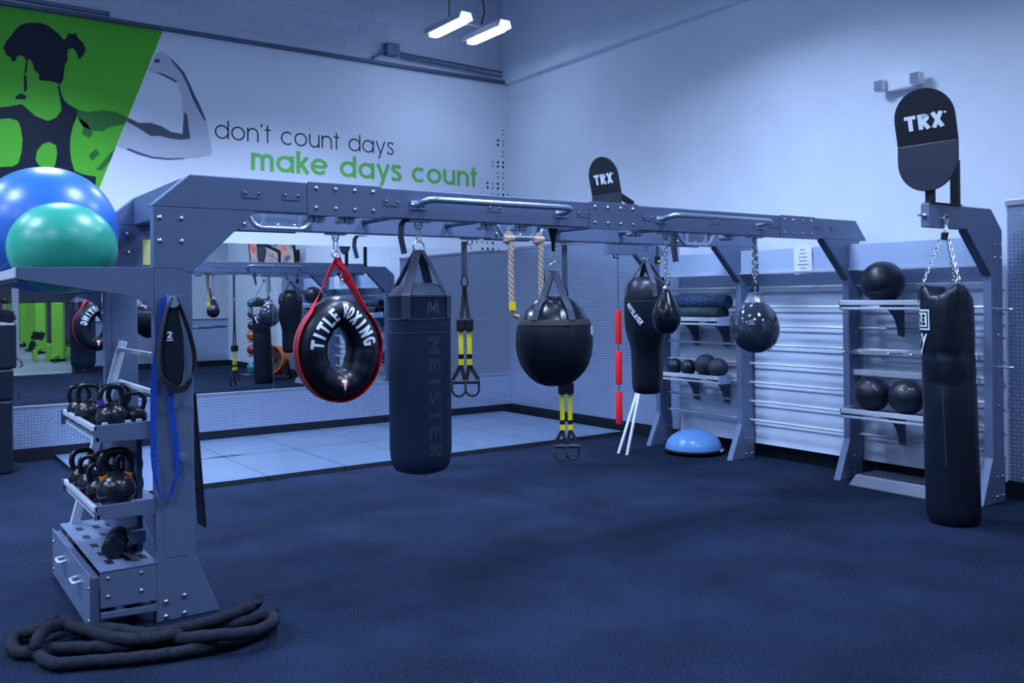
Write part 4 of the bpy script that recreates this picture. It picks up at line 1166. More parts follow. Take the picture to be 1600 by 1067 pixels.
q.build('lettering', 'signdark', lab)
q = MB(t); q.add([on_bag(-.09, 1.345, .002), on_bag(0, 1.345, .002), on_bag(.075, 1.345, .002), on_bag(.04, 1.27, .002), on_bag(-.005, 1.19, .002), on_bag(-.05, 1.27, .002)], [(0, 1, 2, 3, 4, 5)])
tb = q.build('badge', 'white', body)
q = MB(t); ribbon(q, [(-.045, 1.325), (.035, 1.325)], .02, lambda a, c: on_bag(a, c, .003)); ribbon(q, [(-.005, 1.325), (-.005, 1.24)], .022, lambda a, c: on_bag(a, c, .003))
q.build('badge_letter', 'signdark', tb)
q = MB(t); ribbon(q, [(.18, .55), (.187, .02)], .004, lambda a, c: on_bag(a, .40 + c, .004), .05); q.build('zip', 'midgrey', body)

# ---------------------------------------------------------------- suspension trainers
def trainer(x, y, lab, zc, zs, zy, zt, zb):
    """zc carabiner top, zs strap split, zy yellow top, zt yellow bottom, zb lowest handle"""
    t = thing('suspension_trainer', lab, 'suspension trainer', (x, y, zb), 0, 'yellow and black suspension trainers')
    MB(t).strap([(x, y - .01, ZB - .03), (x, y - .012, (ZB + zc) / 2), (x, y - .01, zc)], .045, .005, (1, -.6, 0)).build('anchor_strap', 'web', t)
    q = MB(t); carabiner(q, (x, y - .01, zc - .04), .10, .05, (1, -.6, 0), .006); q.build('carabiner', 'black', t, True)
    dx = Vector((.8, -.55, 0))
    P = Vector((x, y - .01, 0))
    Z = lambda z: Vector((0, 0, z))
    q = MB(t)
    for s in (-1, 1):
        q.strap([P + Z(zc - .07), P + dx * (.012 * s) + Z(zs), P + dx * (.035 * s) + Z(zy + .05)], .032, .004, dx)
    q.build('main_strap', 'webd', t)
    q = MB(t)
    for s in (-1, 1):
        q.obox(P + dx * (.034 * s) + Z(zy + .05), (dx, Vector((.55, .8, 0)), (0, 0, 1)), .034, .03, .05)
    q.build('buckle', 'black', t, bevel=.012)
    for s in (-1, 1):
        a = P + dx * (.034 * s)
        st = MB(t).strap([a + Z(zy), a + Z(zt)], .038, .004, dx).build('adjust_strap', 'yellow', t)
        q = MB(t).obox(a + Z(zt - .018), (dx, Vector((.55, .8, 0)), (0, 0, 1)), .022, .006, .02)
        q.build('loop_lock', 'black', st)
        q = MB(t).obox(a + Z(zt - .06), (dx, Vector((.55, .8, 0)), (0, 0, 1)), .021, .007, .024)
        q.build('tab', 'yellowtape', st)
        q = MB(t)
        top = a + Z(zt - .08); k = (zt - .08 - zb)
        for e in (-1, 1):
            q.strap([top, top + dx * (.045 * e + .02 * s) + Z(-k * .45), top + dx * (.05 * e + .02 * s) + Z(-k * .55)], .03, .004, dx)
        c0 = a + dx * (.02 * s)
        q.tube([c0 + dx * -.06 + Z(zb + k * .45), c0 + dx * .06 + Z(zb + k * .45)], .017, 10)
        ring = [c0 + dx * (.055 * math.cos(u)) + Z(zb + k * .22 + k * .22 * math.sin(u)) + Vector((.55, .8, 0)) * (.012 * s) for u in [PI + PI * i / 12 for i in range(13)]]
        q.strap([c0 + dx * -.055 + Z(zb + k * .45)] + ring + [c0 + dx * .055 + Z(zb + k * .45)], .030, .016, Vector((.55, .8, 0)))
        q.build('handle', 'webd', st)
    return t
trainer(3.785, YK, 'yellow and black suspension trainer just right of the grey canvas bag', 1.80, 1.60, 1.37, 1.185, .855)
trainer(4.80, YK, 'yellow and black suspension trainer showing below the round black bag', 1.70, 1.30, .80, .575, .235)

# ---------------------------------------------------------------- climbing ropes on the grip handle
def twisted(mb, pts, r, lobes=3, pitch=.13, seg=24, sub=.005):
    P = [Vector(p) for p in pts]; Q = []
    for a, b in zip(P[:-1], P[1:]):
        n = max(1, int((b - a).length / sub)); Q += [a.lerp(b, i / n) for i in range(n)]
    Q.append(P[-1])
    mb.tube(Q, r, seg, rf=lambda a, d: .80 + .26 * abs(math.sin(lobes / 2 * (a + d / pitch * 2 * PI))))
    return mb
def knot(mb, c, r):
    c = Vector(c)
    for ph, tilt in ((0, .5), (1.2, -.6), (2.2, 0)):
        pts = [c + Vector((math.cos(u + ph) * r * .9, math.sin(u + ph) * r * .8, r * (.5 * tilt * math.sin(u) + .55 * (tilt * .9)))) for u in [2 * PI * i / 16 for i in range(16)]]
        mb.tube(pts, r * .45, 8, True)
    mb.tube([c + Vector((0, 0, r * 1.4)), c + Vector((0.003, 0, -r * 1.2))], r * .7, 10)
for i, (x, zb, lab) in enumerate(((4.115, 1.575, 'tan climbing rope with a yellow taped end, the left one of the pair'), (4.415, 1.60, 'tan climbing rope running down behind the round bag, the right one of the pair'))):
    y = 5.87
    t = thing('climbing_rope', lab, 'rope', (x, y, zb), 0, 'tan climbing ropes')
    q = MB(t)
    twisted(q, [(x, y - .03, 2.10), (x + .005, y - .035, 2.0), (x + .004, y - .03, 1.85), (x + .012, y - .03, zb)], .024)
    q.build('rope', 'rope', t, True, angle=50)
    q = MB(t); knot(q, (x, y - .012, 2.105), .04); q.build('knot', 'rope', t, True)
    MB(t).tube([(x + .012, y - .03, zb + .02), (x + .018, y - .03, zb - .045)], .027, 12).build('tape', 'yellowtape', t, True)
    q = MB(t)
    twisted(q, [(x + .018, y - .03, zb - .045), (x + .035, y - .03, zb - .09), (x + .07, y - .035, zb - .10)], .018)
    q.build('frayed_end', 'rope', t, True)
t = thing('grip_ball', 'small black ball grip on the rope behind the round bag, seen in the mirror', 'grip ball', (4.50, 5.86, 1.36))
MB(t).ball((4.50, 5.86, 1.47), .105, 28).build('ball', 'blackg', t, True)
MB(t).strap([(4.50, 5.86, 1.57), (4.47, 5.85, 1.70), (4.44, 5.845, 1.86)], .03, .006, (1, 0, 0)).build('strap', 'webd', t)

# ---------------------------------------------------------------- red foam pole on a cord
t = thing('slip_line', 'three red foam tubes strung on a thin cord from the far arm', 'training pole', (6.424, 7.133, .27))
x, y = 6.424, 7.133
for z0, z1 in ((.277, .624), (.699, 1.054), (1.13, 1.492)):
    MB(t).lathe([(.012, z0), (.033, z0 + .001), (.035, z0 + .006), (.035, z1 - .006), (.033, z1 - .001), (.012, z1)], (x, y, 0), 20).build('red_tube', 'redroll', t, True)
MB(t).tube([(x, y, .26), (x, y, 2.05)], .004, 6).build('cord', 'black', t)
q = MB(t); carabiner(q, (x, y, 2.055), .05, .03, (1, 0, 0), .004); q.tube([(x - .06, y, 2.078), (x - .05, y, 2.04), (x - .03, y, 2.05)], .008, 6)
q.build('hook', 'black', t, True)
# ---------------------------------------------------------------- kettlebell tower on the near post
tw = thing('kettlebell_rack', 'grey kettlebell rack with two shelves, slanted leg and slotted base box', 'storage rack', (.99, 5.3, 0))
xl, xr = .845, 1.132
y0, y1 = YN0, 5.60
for z, dz, nm in ((.94, .082, 'shelf'), (.56, .068, 'shelf')):
    s_ = MB(tw).box(xl + .01, xr + .06, y0 + .01, y1, z + .02, z + .028).build(nm, 'rig', tw)
    MB(tw).prism([(xl, z), (xr, z - .006), (xr, z + dz + .004), (xl + .006, z + dz)], 'y', y0, y0 + .008).build('front_plate', 'rig', s_, bevel=.002)
    q = MB(tw)
    q.box(xl - .004, xl + .018, y0, y1, z + dz - .028, z + dz)
    q.box(xl + .01, xl + .03, y0, y1, z + .002, z + .026)
    q.build('rail', 'shelf', s_, bevel=.004)
    MB(tw).box(xl - .012, xl + .06, y1 - .004, y1 + .02, z, z + dz).build('end_plate', 'rigdark', s_, bevel=.003)
for y, x in ((4.79, .905), (4.82, 1.02), (4.83, 1.075)):
    MB(tw).prism([(x - .02, .965), (x + .022, .965), (x + .012, 1.03), (x - .012, 1.03)], 'y', y - .02, y).build('divider', 'header', tw, bevel=.002)
# slanted rear leg and upper rails
MB(tw).bar((.865, 5.9, .0), (1.225, 5.9, 1.385), .05, .04, (0, 1, 0)).build('slanted_leg', 'shelf', tw, bevel=.004)
for z in (1.325, 1.125):
    MB(tw).box(1.19, 1.215, YN1, 5.90, z, z + .025).build('upper_rail', 'shelf', tw, bevel=.004)
# base box
bz = .302
bb = MB(tw)
slots = [(x, y) for x in (.94, 1.03, 1.10) for y in (4.90, 5.08, 5.28, 5.50, 5.72)]
bb.prism([(.872, .075), (1.134, .06), (1.134, .095), (.872, .105)], 'y', y0 - .0, y0 + .012)
bb.prism([(.872, .125), (1.134, .115), (1.134, bz), (.872, bz)], 'y', y0, y0 + .012)
bb.box(.872, 1.134, y0 + .012, 5.92, .06, .075)
bb.box(1.122, 1.134, y0 + .012, 5.92, .06, bz)
bb.box(.872, 1.134, 5.90, 5.92, .02, bz)
box_ = bb.build('base_box', 'rig', tw, bevel=.003)
tp = MB(tw); tp.box(.868, 1.14, y0 - .004, 5.93, bz, bz + .006)
tpo = tp.build('slotted_top', 'rig', box_, bevel=.002)
q = MB(tw)
for x, y in slots:
    q.prism([(x - .018, y - .04), (x + .018, y - .055), (x + .018, y + .03), (x - .018, y + .045)], 'z', bz + .006, bz + .0068)
q.build('slots', 'black', tpo)
for x, z in ((.905, .27), (1.06, .27), (.905, .18), (1.06, .18)): MB(tw).dome((x, y0, z), (0, -1, 0), .010, .009).build('bolt', 'steel', box_, True)
dr = MB(tw).box(.828, .836, y0 + .03, 5.93, .02, .285).build('drawer', 'rig', tw, bevel=.003)
MB(tw).box(.836, .868, y0 + .012, 5.9, .03, .275).build('drawer_body', 'rigdark', dr)
for y in (5.05, 5.50):
    MB(tw).tube(bend([(.828, y - .05, .205), (.79, y - .05, .20), (.79, y + .05, .20), (.828, y + .05, .205)], .02), .008, 8).build('drawer_handle', 'shelf', dr, True)
for y, z in ((4.80, .06), (4.80, .22), (5.88, .06), (5.88, .22)): MB(tw).dome((.828, y, z), (-1, 0, 0), .009, .008).build('bolt', 'steel', dr, True)
MB(tw).box(1.06, 1.13, 4.95, 5.05, .365, .43).build('stop_plate', 'rig', tw)
MB(tw).box(1.10, 1.128, 5.0, 5.9, .30, 1.0).build('back_plate', 'rigdark', tw)

# ---------------------------------------------------------------- ball tray at the top
tr = thing('ball_tray', 'grey tray arms reaching out from the near post to hold the exercise balls', 'ball rack', (.83, 5.4, 1.6))
def arm_poly():
    c = [(1.0 + .134 * math.sin(a), 1.66 - .10 * (1 - math.cos(a)) - .02 * a) for a in [PI / 2 * i / 8 for i in range(9)]]
    return [(.522, 1.793), (1.134, 1.80), (1.134, 1.52)] + list(reversed(c))[1:] + [(.522, 1.738)]
MB(tr).prism(arm_poly(), 'y', YN0 - .002, YN0 + .02).build('tray_arm', 'rig', tr, bevel=.003)
MB(tr).prism(arm_poly(), 'y', YR1 - .02, YR1).build('tray_arm', 'rig', tr, bevel=.003)
MB(tr).box(.514, .53, YN0 - .002, YR1, 1.742, 1.79).build('end_rail', 'shelf', tr, bevel=.003)
for x, z in ((.575, 1.752), (.975, 1.69)):
    MB(tr).tube([(x, YN0 + .01, z), (x, YR1 - .01, z)], .014, 10).build('support_bar', 'rigdark', tr, True)
MB(tr).box(.53, .605, YN0 + .02, YR1 - .02, 1.728, 1.734).build('tray_floor', 'rigdark', tr)
def gymball(c, r, sz, m, lab, nm='exercise_ball'):
    t = MB(); b = MB(tuple(c))
    vs, fs = [], []; seg, n = 64, 40
    for i in range(n + 1):
        a = PI * i / n
        for k in range(seg):
            u = 2 * PI * k / seg
            rr = r * (1 + .0022 * max(0, math.sin(a * 22)) * (1 if .25 < i / n < .75 else 0))
            vs.append((c[0] + rr * math.sin(a) * math.cos(u), c[1] + rr * math.sin(a) * math.sin(u), c[2] + rr * sz * math.cos(a)))
    for i in range(n):
        for k in range(seg): fs.append((i * seg + k, i * seg + (k + 1) % seg, (i + 1) * seg + (k + 1) % seg, (i + 1) * seg + k))
    o = b.add(vs, fs).build(nm, m, None, True, angle=60)
    o.location = c
    tag(o, lab, 'exercise ball', 'exercise balls on the tray')
    return o
gymball((.773, 5.085, 1.905), .258, .905, 'greenball', 'green exercise ball in front of the larger blue one')
gymball((.80, 5.78, 2.045), .378, .965, 'blueball', 'big blue exercise ball behind the green one')

# ---------------------------------------------------------------- kettlebells
def kb_proto():
    t = thing('kettlebell', '', 'kettlebell', (0, 0, 0), 0, 'black kettlebells on the rack')
    R = .075
    pr = [(.01, 0), (.045, 0), (.052, .004)] + [(R * math.sin(a), R - .006 - R * math.cos(a)) for a in [math.radians(d) for d in range(48, 172, 8)]] + [(.005, 2 * R - .006)]
    MB().lathe(pr, (0, 0, 0), 32).build('body', 'iron', t, True, angle=60)
    pts = [(-.043, 0, .115), (-.058, 0, .155), (-.06, 0, .185), (-.048, 0, .215), (-.025, 0, .226), (.025, 0, .226), (.048, 0, .215), (.06, 0, .185), (.058, 0, .155), (.043, 0, .115)]
    MB().tube(bend(pts, .02), .0155, 12).build('handle', 'iron', t, True, angle=60)
    return t
KB = kb_proto()
spots = [(1, .905, 5.47, .97, 40, .85, 'small kettlebell at the far end of the upper shelf'),
         (1, .915, 5.24, .97, 15, .95, 'kettlebell with a large round handle, second from the far end of the upper shelf'),
         (1, .965, 4.93, .97, 75, 1.0, 'kettlebell at the near left corner of the upper shelf'),
         (1, 1.06, 5.22, .97, 20, .9, 'kettlebell at the back of the upper shelf against the post'),
         (1, 1.085, 4.96, .97, 50, .8, 'small kettlebell between the dividers of the upper shelf, next to the near post'),
         (2, .915, 5.46, .59, 70, .95, 'kettlebell at the far left end of the lower shelf'),
         (2, .925, 5.26, .59, 30, .92, 'second kettlebell from the far left end of the lower shelf'),
         (2, .93, 5.08, .59, 65, .85, 'kettlebell behind the orange marked one on the lower shelf'),
         (2, .972, 4.87, .59, 62, 1.25, 'biggest kettlebell with orange marks at the near corner of the lower shelf'),
         (2, 1.075, 5.07, .59, 15, 1.0, 'kettlebell right of the orange marked one, close to the post'),
         (2, 1.05, 5.28, .59, 80, .9, 'kettlebell in the back row of the lower shelf behind the post side one'),
         (2, 1.04, 5.48, .59, 35, .85, 'kettlebell at the far back end of the lower shelf')]
for i, (sh, x, y, z, rz, sc, lb) in enumerate(spots):
    z = z - .0015
    if i == 0:
        o = KB; o.location = (x, y, z); o.rotation_euler = (0, 0, math.radians(-40 + rz * .75)); o.scale = (sc,) * 3; o['label'] = lb
    else:
        o = dup(KB, (x, y, z), math.radians(-40 + rz * .75), lb, sc)
    if 'biggest' in lb:
        for sg in (-1, 1): MB().tube([(.0435 * sg, 0, .113), (.050 * sg, 0, .135)], .0175, 12).build('orange_mark', 'orange', o, True)
    if 'near left corner' in lb:
        MB().tube([(-.052, 0, .135), (-.0595, 0, .165)], .0165, 12).build('purple_mark', mat('purple_paint', (.10, .05, .30), .4), o, True)
# roller weight on the base box
t = thing('dumbbell', 'stubby black two part dumbbell lying on the slotted base box', 'dumbbell', (1.0, 5.1, .308))
d = Vector((.155, .49, 0)).normalized(); c0 = Vector((.965, 4.93, .308 + .056))
q = MB(t)
q.lathe([(.02, 0), (.045, 0), (.055, .006), (.056, .012), (.056, .105), (.05, .115), (.048, .125), (.05, .135), (.056, .145), (.056, .25), (.055, .256), (.045, .262), (.02, .262)], c0, 28, axis=d)
q.build('weights', 'rubberball', t, True)
MB(t).lathe([(.006, -.004), (.01, -.002), (.01, .0)], c0, 14, axis=d).build('bolt', 'iron', t, True)
t = thing('wrist_strap', 'small black strap end lying beside the dumbbell on the base box', 'strap', (1.03, 4.9, .308))
MB(t).strap([(1.01, 4.97, .312), (1.02, 4.92, .335), (1.045, 4.88, .325), (1.055, 4.83, .312)], .03, .004, (1, .2, 0)).build('webbing', 'webd', t)

# ---------------------------------------------------------------- belt and bands on the near post
hk = thing('hook_peg', 'round grey storage peg on the face of the near post', 'hook', (1.208, YN0, 1.62))
MB(hk).cyl((1.208, YN0 - .003, 1.62), (1.208, YN0 - .075, 1.625), .022, 20).build('peg', 'rig', hk, True)
MB(hk).lathe([(.005, .075), (.030, .075), (.032, .079), (.030, .084), (.005, .085)], (1.208, YN0, 1.62), 20, axis=(0, -1, 0.05)).build('cap', 'handle', hk, True)
t = thing('resistance_band', 'long bright blue resistance band hanging from the peg on the near post', 'resistance band', (1.2, YN0 - .05, .63))
yb = YN0 - .03
L_ = [(1.208, yb, 1.648), (1.17, yb, 1.62), (1.152, yb, 1.45), (1.125, yb, 1.25), (1.118, yb, 1.0), (1.122, yb, .80), (1.138, yb, .68), (1.165, yb, .628), (1.20, yb, .648), (1.212, yb, .70), (1.232, yb, .76), (1.226, yb, .9), (1.205, yb, 1.1), (1.205, yb, 1.3), (1.225, yb, 1.55), (1.228, yb, 1.62)]
def smooth_path(P, n=6, closed=False):
    P = [Vector(p) for p in P]; out = []; m = len(P)
    for i in range(m if closed else m - 1):
        p1, p2 = P[i], P[(i + 1) % m]
        p0 = P[i - 1] if (closed or i) else p1; p3 = P[(i + 2) % m] if (closed or i < m - 2) else p2
        for k in range(n):
            t_ = k / n
            out.append(.5 * ((2 * p1) + (p2 - p0) * t_ + (2 * p0 - 5 * p1 + 4 * p2 - p3) * t_ ** 2 + (3 * p1 - 3 * p2 + p3 - p0) * t_ ** 3))
    if not closed: out.append(P[-1])
    return out
Lp = smooth_path(L_, 6, True)
wd = []
for p in Lp:
    f = min(1, max(0, (p.z - .66) / .25))
    wd.append(Vector((f, -(1 - f) * 1.0 - .08, .0)))
o = MB(t)
o.strap(Lp + [Lp[0]], .030, .004, wd + [wd[0]])
o.build('band', 'band', t)
t = thing('dip_belt', 'black padded belt with a webbing loop and white mark hanging on the near post', 'weight belt', (1.21, YN0 - .05, 1.17))
yb = YN0 - .055
pn = [(1.190, 1.60), (1.235, 1.60), (1.262, 1.45), (1.266, 1.30), (1.255, 1.22), (1.225, 1.18), (1.19, 1.185), (1.165, 1.23), (1.158, 1.33), (1.163, 1.48)]
MB(t).prism(pn, 'y', yb - .012, yb + .02).build('pad', 'blackm', t, bevel=.01)
lp = smooth_path([(1.20, yb - .015, 1.645), (1.168, yb - .02, 1.56), (1.135, yb - .02, 1.38), (1.140, yb - .03, 1.26), (1.185, yb - .045, 1.195), (1.245, yb - .045, 1.185), (1.292, yb - .035, 1.24), (1.312, yb - .02, 1.34), (1.29, yb - .015, 1.46), (1.25, yb - .015, 1.58), (1.222, yb - .015, 1.645)], 6)
wl = []
for p in lp:
    f = max(0, min(1, (1.33 - p.z) / .12)); wl.append(Vector((.35 * (1 - f), -1 * (1 - f) - .15, .9 * f)))
MB(t).strap(lp, .034, .006, wl).build('loop', 'webd', t)
q = MB(t)
a_ = []
n = text(q, '2', upper, .22, .1, lambda a, c: (1.178 + a * .045, yb - .0135, 1.44 + c * .035))
q.box(1.176, 1.208, yb - .0138, yb - .013, 1.428, 1.434)
q.build('mark', 'white', t)
t = thing('hanging_mat', 'narrow black exercise mat hanging on the right side of the near post', 'mat', (1.36, 4.84, .42))
vs = [(1.335, 4.77, 1.15), (1.335, 4.87, 1.15), (1.395, 4.95, .425), (1.385, 4.78, .435)]
vs2 = [(x + .012, y, z) for x, y, z in vs]
MB(t).add(vs + vs2, [(0, 1, 2, 3), (7, 6, 5, 4), (0, 4, 5, 1), (1, 5, 6, 2), (2, 6, 7, 3), (3, 7, 4, 0)]).build('mat', 'black', t, bevel=.004)
t = thing('side_peg', 'round grey knob low on the near post beside the blue band', 'hook', (1.262, YN0, .83))
MB(t).cyl((1.262, YN0 - .002, .83), (1.262, YN0 - .05, .83), .016, 16).lathe([(.004, .05), (.022, .05), (.022, .058), (.004, .06)], (1.262, YN0, .83), 16, axis=(0, -1, 0)).build('knob', 'rig', t, True)

# ---------------------------------------------------------------- battle rope on the carpet
t = thing('battle_rope', 'thick dark battle rope heaped in long loops at the foot of the near post', 'rope', (1.0, 4.5, 0))
rz = []
m_ = len(ROPE)
P = []
for i, (x, y) in enumerate(ROPE):
    f = i / (m_ - 1)
    z = .034
    if i <= 8: z = .034 + .045 * math.sin(PI * (i + 2) / 10)
    if i in (9, 10, 11): z = .07
    if 20 <= i <= 23: z = .09
    if 27 <= i <= 31: z = .075
    if 32 <= i <= 33: z = .09
    if i >= 44: z = .10
    if i in (0,): z = .10
    if i == m_ - 1: z = .095
    # keep the traced outline on the floor plane: pull the raised parts towards the camera ray
    k = (CAM_H - z) / (CAM_H - .03)
    x, y = x * k, y * k
    if .74 < x < 1.52: y = min(y, 4.695)      # stays clear of the rack and the foot of the post
    P.append((x, y, z))
Pp = smooth_path(P, 26)
o = MB(t)
o.tube(Pp, .030, 16, rf=lambda a, d: .94 + .05 * math.sin(d * 300 + 2 * math.sin(a + d * 9)) + .04 * math.sin(d * 61 + a))
o.build('rope', 'brope', t, True, angle=60)
q = MB(t)
for a, b_ in ((Pp[0], Pp[6]), (Pp[-1], Pp[-7])):
    dd = (a - b_).normalized()
    q.cyl(b_, a + dd * .01, .0315, 16)
q.build('end_cap', 'brope', t, True)
# ---------------------------------------------------------------- balls and rollers on the wall rack
def mball(x, y, zs, r, m, lab, cat='medicine ball', grp='balls on the wall rack', seg=40, marks=0):
    o = MB((x, y, zs)).ball((x, y, zs + r), r, seg).build('medicine_ball', m, None, True, angle=60)
    o.location = (x, y, zs)
    tag(o, lab, cat, grp)
    q = MB((x, y, zs))
    q.lathe([(r * .12, -.002), (r * .12, .0012), (r * .04, .0016)], Vector((x, y, zs + r)) + Vector((-.75, -.35, .55)).normalized() * r * .998, 14, axis=(-.75, -.35, .55))
    q.build('valve', 'black', o, True)
    if marks:
        q = MB((x, y, zs)); c = Vector((x, y, zs + r)); w_ = Vector((-.72, -.45, .5)).normalized()
        u_ = w_.cross(Vector((0, 0, 1))).normalized() * -1; v_ = u_.cross(w_) * -1
        v_ = w_.cross(u_)
        if v_.z < 0: v_ = -v_
        ang = math.radians(-42 if marks == 1 else 5)
        def fn(a, b_):
            aa = a * math.cos(ang) - b_ * math.sin(ang); bb = a * math.sin(ang) + b_ * math.cos(ang)
            return c + (w_ + u_ * aa + v_ * bb).normalized() * (r + .0015)
        rnd = random.Random(3 + marks)
        x0 = -.45
        for k in range(9):
            for sgm in range(2):
                a0 = x0 + rnd.uniform(0, .05); 
                ribbon(q, [(a0, rnd.uniform(-.05, .0)), (a0 + rnd.uniform(-.02, .04), rnd.uniform(.05, .11))], .022, fn)
            x0 += .1
        q.build('worn_print', 'wornprint', o)
    return o
mball(6.885, 4.345, 1.552, .176, 'rubberball', 'large black ball alone on the upper shelf beside the hanging chain bag')
mball(6.89, 4.455, .634, .150, 'rubberball', 'black ball with worn white print on the lower shelf, nearest the shelf end', marks=1)
mball(6.89, 4.14, .634, .146, 'rubberball', 'black ball with a small white mark next to the punch bag on the lower shelf', marks=2)
mball(6.90, 3.83, .634, .140, 'rubberball', 'black ball on the lower shelf mostly hidden behind the tall punch bag')
mball(6.92, 6.80, .802, .085, 'rubberball', 'small black ball at the far left end of the left bay shelf')
mball(6.92, 6.60, .802, .083, 'rubberball', 'small black ball second from the far left of the left bay shelf')
mball(6.94, 6.375, .802, .115, 'greyball', 'biggest grey ball of the four in the left bay')
mball(6.90, 6.175, .802, .100, 'greyball', 'dull grey ball nearest the middle upright in the left bay')
def roller(name, x, y0, y1, z, r, m, lab, grid):
    t = thing(name, lab, 'foam roller', (x, (y0 + y1) / 2, z - r), 0, 'foam rollers')
    q = MB(t)
    q.lathe([(r * .66, 0), (r, 0.0), (r, y1 - y0), (r * .66, y1 - y0), (r * .66, 0)], (x, y0, z), 28, axis=(0, 1, 0))
    o = q.build('roller', m, t, True)
    if grid:
        q = MB(t)
        for i in range(11):
            for k in range(12):
                a = 2 * PI * (k + .5 * (i % 2)) / 12
                c = Vector((x + (r + .001) * math.cos(a), y0 + .04 + i * (y1 - y0 - .08) / 10, z + (r + .001) * math.sin(a)))
                n_ = Vector((math.cos(a), 0, math.sin(a)))
                q.obox(c, (n_.cross(Vector((0, 1, 0))), Vector((0, 1, 0)), n_), .017, .020, .0022)
        q.build('grid_tread', m, o)
    return t
roller('foam_roller', 6.90, 6.135, 7.05, 1.387 + .065, .064, 'dkgreen', 'dark green foam roller lying on the shelf under the blue grid roller', False)
roller('foam_roller', 6.975, 6.10, 7.05, 1.387 + .178, .070, 'foam', 'dark blue grid textured foam roller on top of the pile', True)
roller('foam_roller', 7.035, 6.20, 7.0, 1.387 + .065, .064, 'dkgreen', 'dark foam roller at the back of the shelf behind the green one', False)

# half ball on the floor
cx, cy = 6.90, 6.52
t = thing('balance_dome', 'blue half ball balance trainer on a black base in the left bay', 'balance trainer', (cx, cy, 0))
R = .295
MB(t).lathe([(.02, .03), (R, .03), (R + .006, .04), (R, .055), (.02, .055)], (cx, cy, 0), 48).build('base', 'black', t, True)
MB(t).lathe([(.2, 0), (.22, .0), (.22, .03), (.2, .03)], (cx, cy, 0), 32).build('foot', 'black', t, True)
MB(t).lathe([(R - .004, .05)] + [((R - .006) * math.cos(a), .055 + .195 * math.sin(a)) for a in [PI / 2 * i / 16 for i in range(1, 17)]], (cx, cy, 0), 56).build('dome', 'bosu', t, True, angle=60)
MB(t).lathe([(.005, .252), (.03, .252), (.03, .247)], (cx, cy, 0), 20).build('plug', 'bosu', t, True)
a = math.radians(-62)
MB(t).obox((cx + (R + .002) * math.cos(a), cy + (R + .002) * math.sin(a), .043), ((-math.sin(a), math.cos(a), 0), (math.cos(a), math.sin(a), 0), (0, 0, 1)), .055, .008, .012).build('grip', 'white', t, bevel=.003)

# step platform in the near bay
t = thing('step_platform', 'flat grey aerobic step on the floor under the near bay shelf', 'step', (6.95, 4.1, 0))
o = MB(t)
x0, x1, y0, y1 = 6.73, 7.10, 3.70, 4.59
o.add([(x0, y0, 0), (x1, y0, 0), (x1, y1, 0), (x0, y1, 0), (x0 + .03, y0 + .03, .1), (x1 - .03, y0 + .03, .1), (x1 - .03, y1 - .05, .1), (x0 + .03, y1 - .05, .1)], [(0, 1, 2, 3), (4, 5, 6, 7), (0, 1, 5, 4), (1, 2, 6, 5), (2, 3, 7, 6), (3, 0, 4, 7)])
b = o.build('platform', 'step', t, bevel=.012)
o = MB(t); o.box(x0 + .05, x1 - .05, y0 + .06, y1 - .08, .1, .104)
o.build('rubber_top', 'signface', t)

# two white sticks leaning by the far upright
for i, (p, q_, lb) in enumerate((((6.26, 6.84, .0), (6.83, 7.085, 1.15), 'longer white pole leaning behind the uppercut bag, in front'), ((6.26, 6.97, .0), (6.86, 7.085, 1.10), 'white pole leaning behind the uppercut bag, the rear one'))):
    o = MB(p).cyl(p, q_, .016, 14).build('pole', 'white', None, True); o.location = p
    tag(o, lb, 'pole', 'white exercise poles')

# ---------------------------------------------------------------- floor mats
mx = [1.48, 2.84, 3.60, 4.36, 5.12, 5.88, 6.64, 7.165]
mx = [1.48, 2.855, 3.615, 4.375, 5.135, 5.895, 6.655, 7.165]
rows = [(7.885, 9.13, 'front'), (9.14, YA - .02, 'back')]
names = ['leftmost', 'second', 'third', 'fourth', 'fifth', 'sixth', 'rightmost']
for r, (ya, yb, rn) in enumerate(rows):
    for i in range(7):
        x0, x1 = mx[i] + .004, mx[i + 1] - .004
        h = .045
        lb = f'{names[i]} blue-grey vinyl floor mat of the {rn} row' + (' along the mirror' if rn == 'back' else ' beside the carpet')
        t = thing('floor_mat', lb, 'mat', ((x0 + x1) / 2, (ya + yb) / 2, 0), 0, 'floor mats along the mirror')
        vs, fs = [], []; nx, ny = 10, 12
        rnd = random.Random(r * 10 + i)
        ph = rnd.uniform(0, 6)
        for jy in range(ny + 1):
            for jx in range(nx + 1):
                u, v = jx / nx, jy / ny
                e = min(u, 1 - u, v, 1 - v)
                z = h + .004 * math.sin(5 * u + ph) * math.sin(4 * v + ph) * min(1, e * 6)
                if i in (0, 1) and rn == 'front' and v > .9: z += 0
                vs.append((x0 + (x1 - x0) * u, ya + (yb - ya) * v, z))
        for jy in range(ny):
            for jx in range(nx):
                a = jy * (nx + 1) + jx; fs.append((a, a + 1, a + nx + 2, a + nx + 1))
        MB(t).add(vs, fs).build('top', 'mat', t, True)
        MB(t).box(x0 + .003, x1 - .003, ya + .003, yb - .003, 0.001, h - .008).build('core', 'matedge', t)
# flat black wedges on the mat seam, painting the shade inside the gap
o = MB((2.9, 9.15, .05)); o.add([(2.60, 9.135, .0495), (2.88, 9.11, .056), (2.88, 9.17, .056), (2.90, 9.11, .056), (2.90, 9.17, .056), (3.1, 9.135, .0495)], [(0, 1, 2), (3, 5, 4)])
o = o.build('seam_gap_shade', 'black'); o.location = (2.9, 9.15, .05)
tag(o, 'black wedges painting the shade in the gap between the left floor mats', 'gap')

